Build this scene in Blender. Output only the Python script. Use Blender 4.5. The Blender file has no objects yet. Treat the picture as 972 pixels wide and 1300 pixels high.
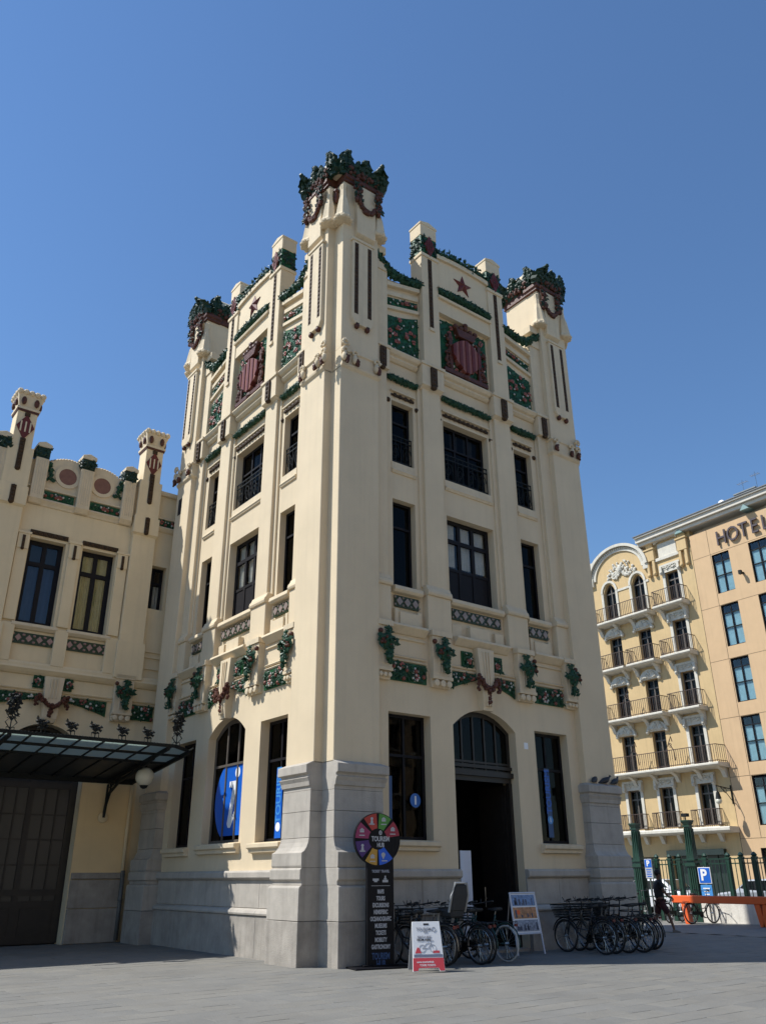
import bpy, bmesh, math, random
from mathutils import Matrix, Vector
random.seed(7)
S = bpy.context.scene
COL = S.collection
R = math.radians
PI = math.pi

# ---------------------------------------------------------------- camera
# x runs along the shaded front of the tower, y along its sunlit side, z up; the tower's near corner is the origin
cam = bpy.data.cameras.new('camera')
cam_ob = bpy.data.objects.new('camera', cam)
COL.objects.link(cam_ob)
F_PX, PITCH, ROLL, YAW = 1037.244, R(24.0613), R(-0.3496), R(37.5283)
CAM = Vector((-9.84, -14.89, 1.6))
fwd = Vector((math.sin(YAW)*math.cos(PITCH), math.cos(YAW)*math.cos(PITCH), math.sin(PITCH)))
rgt = Vector((math.cos(YAW), -math.sin(YAW), 0))
upv = rgt.cross(fwd)
rg2 = math.cos(ROLL)*rgt + math.sin(ROLL)*upv
up2 = -math.sin(ROLL)*rgt + math.cos(ROLL)*upv
m = Matrix((rg2, up2, -fwd)).transposed().to_4x4()
m.translation = CAM
cam_ob.matrix_world = m
cam.sensor_fit = 'VERTICAL'
cam.sensor_height = 36.0
cam.lens = F_PX/1300*36.0
cam.clip_start = 0.1
cam.clip_end = 3000
S.camera = cam_ob

# ---------------------------------------------------------------- light
SUN_DIR = Vector((-1.0, 0.66, 1.50)).normalized()
sun_el = math.asin(SUN_DIR.z)
sun_az = math.atan2(SUN_DIR.x, SUN_DIR.y)
W = bpy.data.worlds.new('World'); S.world = W
W.use_nodes = True
nt = W.node_tree
sky = nt.nodes.new('ShaderNodeTexSky')
sky.sky_type = 'NISHITA'
sky.sun_disc = False
sky.sun_elevation = sun_el
sky.sun_rotation = sun_az
sky.altitude = 0
sky.air_density = 1.4
sky.dust_density = 0.0
sky.ozone_density = 10.0
bg = nt.nodes['Background']
nt.links.new(sky.outputs[0], bg.inputs[0])
bg.inputs[1].default_value = 0.089
sl = bpy.data.lights.new('sun', 'SUN')
sl.energy = 3.7
sl.angle = R(0.53)
sl.color = (1.0, 0.985, 0.945)
sun_ob = bpy.data.objects.new('sun', sl)
COL.objects.link(sun_ob)
sun_ob.rotation_euler = SUN_DIR.to_track_quat('Z', 'Y').to_euler()
S.view_settings.view_transform = 'Standard'
S.view_settings.look = 'None'
S.view_settings.exposure = 0.64
S.view_settings.gamma = 1.0

# ---------------------------------------------------------------- materials
MATS = {}
def mat(name, col, rough=0.7, var=0.0, vscale=3.0, bump=0.0, bscale=60.0, metal=0.0, streak=0.0, spec=0.5, spots=0.0):
    if name in MATS: return MATS[name]
    M = bpy.data.materials.new(name); M.use_nodes = True
    t = M.node_tree; b = t.nodes['Principled BSDF']
    b.inputs['Base Color'].default_value = (*col, 1)
    b.inputs['Roughness'].default_value = rough
    b.inputs['Metallic'].default_value = metal
    b.inputs['Specular IOR Level'].default_value = spec
    tc = t.nodes.new('ShaderNodeNewGeometry')
    if var or streak:
        n = t.nodes.new('ShaderNodeTexNoise'); n.inputs['Scale'].default_value = vscale; n.inputs['Detail'].default_value = 6
        n.inputs['Roughness'].default_value = 0.65
        t.links.new(tc.outputs['Position'], n.inputs['Vector'])
        mr = t.nodes.new('ShaderNodeMapRange')
        mr.inputs[1].default_value = 0.28; mr.inputs[2].default_value = 0.72
        mr.inputs[3].default_value = 1-var; mr.inputs[4].default_value = 1+var
        t.links.new(n.outputs[0], mr.inputs[0])
        fac = mr.outputs[0]
        if streak:   # rain streaks: noise stretched along the height
            mp = t.nodes.new('ShaderNodeMapping'); mp.inputs['Scale'].default_value = (5, 5, 0.25)
            t.links.new(tc.outputs['Position'], mp.inputs['Vector'])
            n2 = t.nodes.new('ShaderNodeTexNoise'); n2.inputs['Scale'].default_value = 1.3; n2.inputs['Detail'].default_value = 5
            t.links.new(mp.outputs[0], n2.inputs['Vector'])
            m2 = t.nodes.new('ShaderNodeMapRange')
            m2.inputs[1].default_value = 0.5; m2.inputs[2].default_value = 0.8
            m2.inputs[3].default_value = 1.0; m2.inputs[4].default_value = 1-streak
            t.links.new(n2.outputs[0], m2.inputs[0])
            mm = t.nodes.new('ShaderNodeMath'); mm.operation = 'MULTIPLY'
            t.links.new(fac, mm.inputs[0]); t.links.new(m2.outputs[0], mm.inputs[1])
            fac = mm.outputs[0]
        if spots:   # trodden gum and small round stains
            vo = t.nodes.new('ShaderNodeTexVoronoi'); vo.inputs['Scale'].default_value = 2.3
            t.links.new(tc.outputs['Position'], vo.inputs['Vector'])
            m4 = t.nodes.new('ShaderNodeMapRange'); m4.inputs[1].default_value = 0.05; m4.inputs[2].default_value = 0.085
            m4.inputs[3].default_value = 1-spots; m4.inputs[4].default_value = 1.0
            t.links.new(vo.outputs['Distance'], m4.inputs[0])
            n5 = t.nodes.new('ShaderNodeTexNoise'); n5.inputs['Scale'].default_value = 0.35; n5.inputs['Detail'].default_value = 3
            t.links.new(tc.outputs['Position'], n5.inputs['Vector'])
            m6 = t.nodes.new('ShaderNodeMapRange'); m6.inputs[1].default_value = 0.55; m6.inputs[2].default_value = 0.72
            m6.inputs[3].default_value = 1.0; m6.inputs[4].default_value = 0.84
            t.links.new(n5.outputs[0], m6.inputs[0])
            ma = t.nodes.new('ShaderNodeMath'); ma.operation = 'MULTIPLY'; mb_ = t.nodes.new('ShaderNodeMath'); mb_.operation = 'MULTIPLY'
            t.links.new(fac, ma.inputs[0]); t.links.new(m4.outputs[0], ma.inputs[1])
            t.links.new(ma.outputs[0], mb_.inputs[0]); t.links.new(m6.outputs[0], mb_.inputs[1])
            fac = mb_.outputs[0]
        vm = t.nodes.new('ShaderNodeVectorMath'); vm.operation = 'SCALE'
        vm.inputs[0].default_value = col
        t.links.new(fac, vm.inputs['Scale'])
        t.links.new(vm.outputs[0], b.inputs['Base Color'])
    if bump:
        n3 = t.nodes.new('ShaderNodeTexNoise'); n3.inputs['Scale'].default_value = bscale; n3.inputs['Detail'].default_value = 4
        t.links.new(tc.outputs['Position'], n3.inputs['Vector'])
        bp = t.nodes.new('ShaderNodeBump'); bp.inputs['Strength'].default_value = bump; bp.inputs['Distance'].default_value = 0.02
        t.links.new(n3.outputs[0], bp.inputs['Height'])
        t.links.new(bp.outputs[0], b.inputs['Normal'])
    MATS[name] = M
    return M

CREAM = mat('cream_stucco', (0.67, 0.545, 0.365), 0.85, 0.075, 0.55, 0.3, 45, streak=0.06)
CREAM2 = mat('cream_mouldings', (0.66, 0.54, 0.365), 0.85, 0.07, 3.0, 0.25, 60, streak=0.12)
OCHRE = mat('cream_wing_stucco', (0.73, 0.59, 0.375), 0.85, 0.06, 1.0, 0.25, 45, streak=0.08)
OCHRE_LOW = mat('deep_ochre_stucco', (0.80, 0.60, 0.33), 0.85, 0.06, 1.0, 0.25, 45, streak=0.08)
STONE = mat('grey_limestone', (0.41, 0.37, 0.315), 0.8, 0.16, 2.2, 0.35, 40, streak=0.2)
STONE_D = mat('grey_limestone_worn', (0.34, 0.305, 0.26), 0.8, 0.25, 2.0, 0.4, 40, streak=0.25)
LEAF = mat('green_glazed_ceramic', (0.012, 0.055, 0.024), 0.5, 0.5, 9.0, spec=0.35)
LEAF2 = mat('green_glazed_ceramic_dark', (0.008, 0.030, 0.015), 0.5, 0.5, 9.0, spec=0.35)
GTILE = mat('green_glazed_tile', (0.012, 0.082, 0.030), 0.42, 0.4, 14.0, 0.6, 30, spec=0.3)
BROWN = mat('brown_glazed_ceramic', (0.09, 0.029, 0.015), 0.5, 0.5, 12.0, 0.5, 40, spec=0.35)
MAROON = mat('maroon_glazed_ceramic', (0.125, 0.022, 0.016), 0.5, 0.35, 10.0, spec=0.35)
PINK = mat('pink_glazed_ceramic', (0.34, 0.11, 0.09), 0.42, 0.2, 8.0, spec=0.35)
ORANGE = mat('orange_fruit_ceramic', (0.20, 0.065, 0.045), 0.45, 0.4, 10.0, spec=0.35)
WHITEF = mat('white_blossom_ceramic', (0.50, 0.48, 0.42), 0.42, 0.15, 10.0, spec=0.35)
DTILE = mat('dark_olive_tile', (0.055, 0.032, 0.016), 0.6, 0.6, 20.0, 0.6, 40, spec=0.2)
TERRA = mat('terracotta_disc', (0.20, 0.09, 0.06), 0.6, 0.2, 6.0)
FRAME = mat('dark_window_frame', (0.010, 0.009, 0.011), 0.6, 0.2, 8, spec=0.2)
FRAME_G = mat('grey_brown_window_frame', (0.10, 0.085, 0.07), 0.5, 0.2, 8)
DOORW = mat('dark_door_wood', (0.018, 0.014, 0.011), 0.5, 0.3, 6)
ROOM = mat('dark_room', (0.022, 0.020, 0.019), 0.9)  # near-black colour stands in for the darkness of unlit rooms
IRON = mat('black_iron', (0.010, 0.012, 0.011), 0.6, 0.2, 20, spec=0.25)
GIRON = mat('green_painted_iron', (0.012, 0.045, 0.028), 0.4, 0.25, 6)
CURT = mat('pale_curtain', (0.70, 0.67, 0.60), 0.9, 0.15, 5)
CURT_Y = mat('yellow_curtain', (0.50, 0.45, 0.20), 0.9, 0.12, 5)
BLIND = mat('navy_blind', (0.03, 0.045, 0.11), 0.8, 0.1, 5)
HOT_A = mat('ochre_render', (0.56, 0.40, 0.20), 0.85, 0.07, 1.2, 0.15, 40, streak=0.12)
HOT_B = mat('apricot_render', (0.57, 0.385, 0.215), 0.85, 0.05, 1.0, 0.12, 40, streak=0.08)
TRIM = mat('white_stone_trim', (0.59, 0.55, 0.46), 0.8, 0.12, 3, 0.3, 40, streak=0.2)
ROOFM = mat('grey_roof_edge', (0.16, 0.16, 0.16), 0.6, 0.2, 2)
SLATE = mat('dark_metal_letters', (0.07, 0.05, 0.05), 0.4)
BLACK = mat('black_gloss_panel', (0.006, 0.006, 0.008), 0.5, spec=0.2)
RUBBER = mat('black_rubber', (0.015, 0.015, 0.015), 0.7)
STEEL = mat('brushed_steel', (0.45, 0.45, 0.45), 0.3, metal=1.0)
BIKE_DK = mat('bike_dark_paint', (0.012, 0.013, 0.016), 0.3)
BIKE_BR = mat('bike_bronze_paint', (0.10, 0.085, 0.065), 0.3)
BIKE_GR = mat('bike_green_paint', (0.015, 0.05, 0.045), 0.3)
BIKE_WH = mat('bike_white_paint', (0.5, 0.5, 0.48), 0.35)
PLAST = mat('grey_plastic', (0.035, 0.037, 0.04), 0.6, spec=0.3)
WPLAST = mat('white_board', (0.80, 0.80, 0.80), 0.4)
GBOARD = mat('grey_board_back', (0.30, 0.30, 0.31), 0.5)
RED = mat('red_print', (0.62, 0.06, 0.075), 0.45)
BLUE = mat('blue_film', (0.006, 0.11, 0.52), 0.4)
BLUE_L = mat('light_blue_film', (0.06, 0.27, 0.62), 0.4)
INK = mat('black_print', (0.02, 0.02, 0.025), 0.5)
GREYINK = mat('grey_print', (0.25, 0.26, 0.30), 0.5)
WINK = mat('white_print', (0.80, 0.80, 0.80), 0.5)
TINK = mat('weathered_white_print', (0.42, 0.42, 0.43), 0.5)  # white print with the tower's shade put into its colour
NAVYINK = mat('dim_blue_print', (0.03, 0.08, 0.20), 0.5)
ORNG = mat('orange_barrier_paint', (0.80, 0.13, 0.025), 0.45, 0.06, 2)
CARW = mat('white_car_paint', (0.75, 0.75, 0.76), 0.2)
CARG = mat('silver_car_paint', (0.35, 0.37, 0.40), 0.25)
SKIN = mat('skin', (0.16, 0.085, 0.055), 0.55)
SHIRT = mat('dark_shirt', (0.014, 0.017, 0.024), 0.85, 0.2, 12)
SHORTS = mat('maroon_shorts', (0.055, 0.015, 0.018), 0.85, 0.2, 12)
HAIR = mat('dark_hair', (0.012, 0.010, 0.009), 0.7)
SHOE = mat('grey_shoes', (0.16, 0.15, 0.14), 0.7)
PIGEON = mat('pigeon_feathers', (0.022, 0.024, 0.030), 0.6, 0.3, 30)
GLOBE = mat('opal_glass_globe', (0.62, 0.60, 0.48), 0.15)
COPPER = mat('pale_green_metal', (0.22, 0.33, 0.31), 0.5)
SLAB = mat('grey_paving_stone', (0.180, 0.172, 0.152), 0.8, 0.12, 0.9, 0.35, 30, spots=0.3)
SLAB2 = mat('grey_paving_stone_warm', (0.185, 0.175, 0.152), 0.8, 0.14, 1.1, 0.35, 30, spots=0.3)
SLAB3 = mat('grey_paving_stone_dark', (0.172, 0.166, 0.149), 0.8, 0.14, 1.0, 0.35, 30, spots=0.3)
ASPH = mat('asphalt', (0.05, 0.05, 0.05), 0.85, 0.2, 1.0, 0.5, 60)
WWALL = mat('whitewashed_wall', (0.72, 0.68, 0.60), 0.85, 0.10, 3, 0.4, 30, streak=0.2)
CONC = mat('roof_concrete', (0.34, 0.32, 0.29), 0.85, 0.15, 1)
PSKY = mat('poster_sky_print', (0.16, 0.25, 0.42), 0.5, 0.5, 18)
PSUN = mat('poster_sunset_print', (0.45, 0.22, 0.10), 0.5, 0.6, 14)
PCITY = mat('poster_city_print', (0.27, 0.30, 0.36), 0.5, 0.6, 22)

def glass_mat(name, refl_tint, trans, rough=0.02):
    M = bpy.data.materials.new(name); M.use_nodes = True
    t = M.node_tree; t.nodes.remove(t.nodes['Principled BSDF'])
    o = t.nodes['Material Output']
    tr = t.nodes.new('ShaderNodeBsdfTransparent'); tr.inputs[0].default_value = (*trans, 1)
    gl = t.nodes.new('ShaderNodeBsdfGlossy'); gl.inputs['Roughness'].default_value = rough; gl.inputs[0].default_value = (*refl_tint, 1)
    lw = t.nodes.new('ShaderNodeLayerWeight'); lw.inputs[0].default_value = 0.5
    pw5 = t.nodes.new('ShaderNodeMath'); pw5.operation = 'POWER'; pw5.inputs[1].default_value = 5.0
    fr = t.nodes.new('ShaderNodeMath'); fr.operation = 'MULTIPLY_ADD'; fr.inputs[1].default_value = 0.96; fr.inputs[2].default_value = 0.04
    t.links.new(lw.outputs['Facing'], pw5.inputs[0]); t.links.new(pw5.outputs[0], fr.inputs[0])
    # old panes are not quite flat
    g = t.nodes.new('ShaderNodeNewGeometry')
    nz = t.nodes.new('ShaderNodeTexNoise'); nz.inputs['Scale'].default_value = 1.5
    t.links.new(g.outputs['Position'], nz.inputs['Vector'])
    bp = t.nodes.new('ShaderNodeBump'); bp.inputs['Strength'].default_value = 0.05; bp.inputs['Distance'].default_value = 0.03
    t.links.new(nz.outputs[0], bp.inputs['Height'])
    t.links.new(bp.outputs[0], gl.inputs['Normal'])
    mx = t.nodes.new('ShaderNodeMixShader')
    t.links.new(fr.outputs[0], mx.inputs[0]); t.links.new(tr.outputs[0], mx.inputs[1]); t.links.new(gl.outputs[0], mx.inputs[2])
    t.links.new(mx.outputs[0], o.inputs[0])
    MATS[name] = M
    return M
GLASS = glass_mat('window_glass', (0.7, 0.68, 0.66), (0.86, 0.87, 0.86))
GLASS_D = glass_mat('dark_window_glass', (0.26, 0.25, 0.24), (0.42, 0.43, 0.44))
GLASS_H = glass_mat('hotel_glass', (0.9, 0.9, 0.9), (0.80, 0.88, 0.90))
def milky(name, col):
    M = bpy.data.materials.new(name); M.use_nodes = True; t = M.node_tree; b = t.nodes['Principled BSDF']; o = t.nodes['Material Output']
    b.inputs['Base Color'].default_value = (*col, 1); b.inputs['Roughness'].default_value = 0.25
    tl = t.nodes.new('ShaderNodeBsdfTranslucent'); tl.inputs[0].default_value = (*col, 1)
    mx = t.nodes.new('ShaderNodeMixShader'); mx.inputs[0].default_value = 0.75
    t.links.new(b.outputs[0], mx.inputs[1]); t.links.new(tl.outputs[0], mx.inputs[2]); t.links.new(mx.outputs[0], o.inputs[0])
    MATS[name] = M; return M
GLASS_C = milky('canopy_wired_glass', (0.50, 0.57, 0.54))

# ---------------------------------------------------------------- mesh builder
class MB:
    def __init__(s):
        s.v = []; s.f = []; s.mi = []; s.cur = 0
    def _add(s, vs, fs):
        o = len(s.v); s.v.extend([tuple(p) for p in vs])
        for f in fs:
            s.f.append(tuple(i+o for i in f)); s.mi.append(s.cur)
        return s
    def mat(s, i): s.cur = i; return s
    def box(s, x0, x1, y0, y1, z0, z1):
        return s._add([(x0,y0,z0),(x1,y0,z0),(x1,y1,z0),(x0,y1,z0),(x0,y0,z1),(x1,y0,z1),(x1,y1,z1),(x0,y1,z1)],
                      [(3,2,1,0),(4,5,6,7),(0,1,5,4),(1,2,6,5),(2,3,7,6),(3,0,4,7)])
    def prism(s, poly, a, b, axis='y'):
        """polygon in the plane across `axis`, extruded from a to b"""
        n = len(poly)
        def P(p, t):
            return {'y': (p[0], t, p[1]), 'z': (p[0], p[1], t), 'x': (t, p[0], p[1])}[axis]
        return s._add([P(p, a) for p in poly]+[P(p, b) for p in poly],
                      [tuple(range(n)), tuple(range(2*n-1, n-1, -1))]+[(i, i+n, (i+1) % n+n, (i+1) % n) for i in range(n)])
    def loft(s, rings, cap=True):
        n = len(rings[0]); o = []
        for r in rings: o += r
        fs = []
        for k in range(len(rings)-1):
            for i in range(n):
                j = (i+1) % n
                fs.append((k*n+i, k*n+j, (k+1)*n+j, (k+1)*n+i))
        if cap:
            fs.append(tuple(range(n-1, -1, -1))); fs.append(tuple(range((len(rings)-1)*n, len(rings)*n)))
        return s._add(o, fs)
    def tube(s, path, r, n=6, cap=True, closed=False):
        path = [Vector(p) for p in path]; rings = []
        m = len(path)
        for i, p in enumerate(path):
            if closed: d = path[(i+1) % m]-path[i-1]
            else: d = path[min(i+1, m-1)]-path[max(i-1, 0)]
            if d.length < 1e-9: d = Vector((0, 0, 1))
            d.normalize()
            a = Vector((0, 0, 1)) if abs(d.z) < 0.9 else Vector((1, 0, 0))
            u = d.cross(a).normalized(); w = d.cross(u)
            rr = r[i] if isinstance(r, (list, tuple)) else r
            rings.append([tuple(p+rr*(math.cos(2*PI*k/n)*u+math.sin(2*PI*k/n)*w)) for k in range(n)])
        if closed: rings.append(rings[0]); cap = False
        return s.loft(rings, cap)
    def bar(s, a, b, r, n=6): return s.tube([a, b], r, n)
    def lathe(s, prof, n=10, c=(0, 0, 0), flute=0.0, axis='z'):
        rings = []
        for r, z in prof:
            ring = []
            for k in range(n):
                rr = r*(1+(flute if k % 2 else -flute))
                a = 2*PI*k/n
                p = (rr*math.cos(a), rr*math.sin(a), z)
                if axis == 'y': p = (p[0], p[2], p[1])
                if axis == 'x': p = (p[2], p[0], p[1])
                ring.append((c[0]+p[0], c[1]+p[1], c[2]+p[2]))
            rings.append(ring)
        return s.loft(rings)
    def ball(s, c, r, n=8, m=5, sc=(1, 1, 1)):
        rings = []
        for j in range(1, m):
            t = PI*j/m
            rings.append([(c[0]+sc[0]*r*math.sin(t)*math.cos(2*PI*k/n), c[1]+sc[1]*r*math.sin(t)*math.sin(2*PI*k/n), c[2]-sc[2]*r*math.cos(t)) for k in range(n)])
        o = [q for ring in rings for q in ring]; L = len(rings)
        o += [(c[0], c[1], c[2]-sc[2]*r), (c[0], c[1], c[2]+sc[2]*r)]
        fs = []
        for k in range(L-1):
            for i in range(n):
                j = (i+1) % n; fs.append((k*n+i, k*n+j, (k+1)*n+j, (k+1)*n+i))
        for i in range(n):
            j = (i+1) % n
            fs.append((L*n, j, i)); fs.append((L*n+1, (L-1)*n+i, (L-1)*n+j))
        return s._add(o, fs)
    def quad(s, a, b, c, d): return s._add([a, b, c, d], [(0, 1, 2, 3)])
    def leaf(s, c, n, size, rnd):
        """a small thick ceramic leaf: a bent lozenge standing off the surface with normal n"""
        n = Vector(n).normalized(); c = Vector(c)
        a = Vector((0, 0, 1)) if abs(n.z) < 0.9 else Vector((1, 0, 0))
        u = n.cross(a).normalized(); w = u.cross(n)
        t = rnd.uniform(0, 2*PI)
        d = (math.cos(t)*u+math.sin(t)*w); e = n.cross(d)
        k = size*rnd.uniform(0.7, 1.2)
        tip = c+d*k+n*k*rnd.uniform(0.1, 0.7)
        return s._add([c-d*0.3*k, c+d*0.3*k-e*0.45*k+n*0.25*k, tip, c+d*0.3*k+e*0.45*k+n*0.25*k, c+d*0.25*k+n*0.5*k],
                      [(0, 1, 4), (1, 2, 4), (2, 3, 4), (3, 0, 4)])
    def mesh(s, name, mats, smooth=False, bevel=0.0, recalc=True):
        me = bpy.data.meshes.new(name)
        me.from_pydata(s.v, [], s.f)
        me.polygons.foreach_set('material_index', s.mi)
        if not isinstance(mats, (list, tuple)): mats = [mats]
        for q in mats: me.materials.append(q)
        if bevel or recalc:
            bm = bmesh.new(); bm.from_mesh(me)
            if recalc: bmesh.ops.recalc_face_normals(bm, faces=bm.faces)
            if bevel:
                es = [e for e in bm.edges if len(e.link_faces) == 2 and e.calc_face_angle(0) > 0.6]
                bmesh.ops.bevel(bm, geom=es, offset=bevel, segments=1, affect='EDGES', clamp_overlap=True)
            bm.to_mesh(me); bm.free()
        if smooth:
            me.polygons.foreach_set('use_smooth', [True]*len(me.polygons))
        me.update()
        return me

def link(name, me, parent=None, M=None, **props):
    o = bpy.data.objects.new(name, me)
    COL.objects.link(o)
    if parent is not None: o.parent = parent
    if M is not None: o.matrix_local = M
    for k, v in props.items(): o[k] = v
    return o
def thing(name, label, cat, loc=(0, 0, 0), rz=0.0, group=None):
    o = bpy.data.objects.new(name, None); COL.objects.link(o)
    o.location = loc; o.rotation_euler = (0, 0, rz)
    o.empty_display_size = 0.2
    o['label'] = label; o['category'] = cat
    if group: o['group'] = group
    return o
def tag(o, label, cat, group=None):
    o['label'] = label; o['category'] = cat
    if group: o['group'] = group
    return o
def struct(o): o['kind'] = 'structure'; return o
def copy_tree(o, parent=None):
    c = o.copy(); COL.objects.link(c)
    if parent is not None: c.parent = parent; c.matrix_parent_inverse = o.matrix_parent_inverse.copy()
    for ch in list(o.children): copy_tree(ch, c)
    return c
_txt = {}
def text_mesh(body, size, mats, ext=0.004, align='CENTER', bold=0.0, sx=1.0):
    """lettering as real, slightly raised geometry in the xy plane"""
    key = (body, size, ext, align, bold, sx, mats.name)
    if key in _txt: return _txt[key]
    cu = bpy.data.curves.new('lettering', 'FONT')
    cu.body = body; cu.size = size; cu.extrude = ext; cu.align_x = align; cu.align_y = 'CENTER'; cu.offset = bold
    cu.resolution_u = 3
    o = bpy.data.objects.new('lettering', cu); COL.objects.link(o)
    dg = bpy.context.evaluated_depsgraph_get()
    me = bpy.data.meshes.new_from_object(o.evaluated_get(dg))
    COL.objects.unlink(o); bpy.data.objects.remove(o); bpy.data.curves.remove(cu)
    if sx != 1.0:
        for v in me.vertices: v.co.x *= sx
    me.materials.clear(); me.materials.append(mats)
    _txt[key] = me
    return me
def frame_matrix(origin, xdir, ydir):
    x = Vector(xdir).normalized(); y = Vector(ydir).normalized(); z = x.cross(y)
    M = Matrix((x, y, z)).transposed().to_4x4(); M.translation = Vector(origin)
    return M
# ---------------------------------------------------------------- the corner tower
TW = 9.87                      # width of each side
NU, NV, PW = 0.236, 0.41, 1.47  # corner notch and pier width
I4 = Matrix.Identity(4)
SWAP = Matrix(((0,1,0,0),(1,0,0,0),(0,0,1,0),(0,0,0,1)))
MIR = Matrix(((-1,0,0,TW),(0,1,0,0),(0,0,1,0),(0,0,0,1)))
MIRY = Matrix(((1,0,0,0),(0,-1,0,TW),(0,0,1,0),(0,0,0,1)))
FACES = {'R': I4, 'L': SWAP}
tower = thing('station_tower', 'tall cream station tower with green ceramic leaf crowns and stone corner piers', 'tower', (0, 0, 0))
def place(name, me, where='RL', sym=False, subs=(), parent=None, base=None):
    """the same part on both visible sides of the tower (and mirrored about the middle of each side)"""
    out = []
    for w in where:
        for mm in ((I4, MIR) if sym else (I4,)):
            o = link(name, me, parent or tower, (base or FACES[w]) @ mm)
            for sn, sm in subs: link(sn, sm, o)
            out.append(o)
    return out
def grid(mb, s0, s1, z0, z1, holes, d0, d1):
    """a wall skin at depth d0 with openings, their reveals running back to d1"""
    xs = sorted(set([s0, s1]+[h[0] for h in holes]+[h[1] for h in holes]))
    zs = sorted(set([z0, z1]+[h[2] for h in holes]+[h[3] for h in holes]))
    for i in range(len(xs)-1):
        for k in range(len(zs)-1):
            cx, cz = (xs[i]+xs[i+1])/2, (zs[k]+zs[k+1])/2
            if any(h[0] < cx < h[1] and h[2] < cz < h[3] for h in holes): continue
            mb.quad((xs[i], d0, zs[k]), (xs[i+1], d0, zs[k]), (xs[i+1], d0, zs[k+1]), (xs[i], d0, zs[k+1]))
    for a, b, c, d in holes:
        mb.quad((a, d0, c), (a, d1, c), (a, d1, d), (a, d0, d)); mb.quad((b, d0, c), (b, d1, c), (b, d1, d), (b, d0, d))
        mb.quad((a, d0, d), (b, d0, d), (b, d1, d), (a, d1, d)); mb.quad((a, d0, c), (b, d0, c), (b, d1, c), (a, d1, c))
    return mb
def arch_z(s, a, b, zs, za):
    t = (2*s-a-b)/(b-a); return zs+(za-zs)*(1-abs(t)**2.2)
def arch_fill(mb, a, b, zs, za, d0, d1, n=16):
    """fills the corners of a rectangular hole above a flat arch"""
    pts = [(a+(b-a)*i/n, arch_z(a+(b-a)*i/n, a, b, zs, za)) for i in range(n+1)]
    for i in range(n):
        (p, q), (r, t) = pts[i], pts[i+1]
        mb.quad((p, d0, q), (r, d0, t), (r, d0, za), (p, d0, za))
        mb.quad((p, d0, q), (r, d0, t), (r, d1, t), (p, d1, q))
def window(s0, s1, z0, z1, d, cols=1, transoms=(0.72,), fw=0.08, bar=0.06, solid=0.0, arch=None, glass=None):
    """returns the frame mesh builder and a list of pane builders"""
    f = MB(); panes = []
    f.box(s0, s0+fw, d, d+0.07, z0, z1); f.box(s1-fw, s1, d, d+0.07, z0, z1)
    f.box(s0+fw, s1-fw, d+0.003, d+0.067, z0, z0+fw)
    top = z1
    if arch:
        n = 12
        for i in range(n):
            a = s0+(s1-s0)*i/n; b = s0+(s1-s0)*(i+1)/n
            za, zb = arch_z(a, s0, s1, *arch), arch_z(b, s0, s1, *arch)
            f.prism([(a, za-0.12), (b, zb-0.12), (b, zb), (a, za)], d+0.004, d+0.066)
        top = arch[0]
    else: f.box(s0+fw, s1-fw, d+0.003, d+0.067, z1-fw, z1)
    zc = [z0+fw]+[z0+t*(z1-z0) for t in transoms]+[z1-fw]
    w = (s1-s0-2*fw)
    for t in transoms: f.box(s0+fw, s1-fw, d-0.012, d+0.06, z0+t*(z1-z0)-bar/2, z0+t*(z1-z0)+bar/2)
    for c in range(1, cols):
        x = s0+fw+w*c/cols; f.box(x-bar/2, x+bar/2, d-0.004, d+0.055, z0+fw, z1-fw)
    zprev = z0+fw
    if solid:
        f.box(s0+fw, s1-fw, d+0.02, d+0.05, z0+fw, z0+solid); f.box(s0+fw, s1-fw, d, d+0.058, z0+solid-0.04, z0+solid+0.04)
    for c in range(cols):
        x0, x1 = s0+fw+w*c/cols, s0+fw+w*(c+1)/cols
        for k in range(len(zc)-1):
            p = MB(); lo = max(zc[k], z0+solid)
            if zc[k+1]-lo < 0.05: continue
            p.box(x0, x1, d+0.028, d+0.034, lo, zc[k+1]); panes.append(p)
    return f, panes
def add_window(name, args, where, sym=False, curtain=None, fmat=None, gmat=None, parent=None, base=None, **kw):
    f, ps = window(*args, **kw)
    subs = [('pane', p.mesh('pane', gmat or GLASS)) for p in ps]
    if curtain:
        s0, s1, z0, z1, d = args[:5]
        c = MB(); n = 10
        for q in curtain[1]:
            a, b, lo, hi = s0+q[0]*(s1-s0), s0+q[1]*(s1-s0), z0+q[2]*(z1-z0), z0+q[3]*(z1-z0)
            pts = [(a+(b-a)*i/n, d+0.10+(0.03 if i % 2 else 0)) for i in range(n+1)]
            c.prism(pts+[(p[0], p[1]+0.01) for p in reversed(pts)], lo, hi, 'z')
        subs.append(('curtain', c.mesh('curtain', curtain[0])))
    return place(name, f.mesh(name, fmat or FRAME), where, sym, subs, parent, base)
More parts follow.
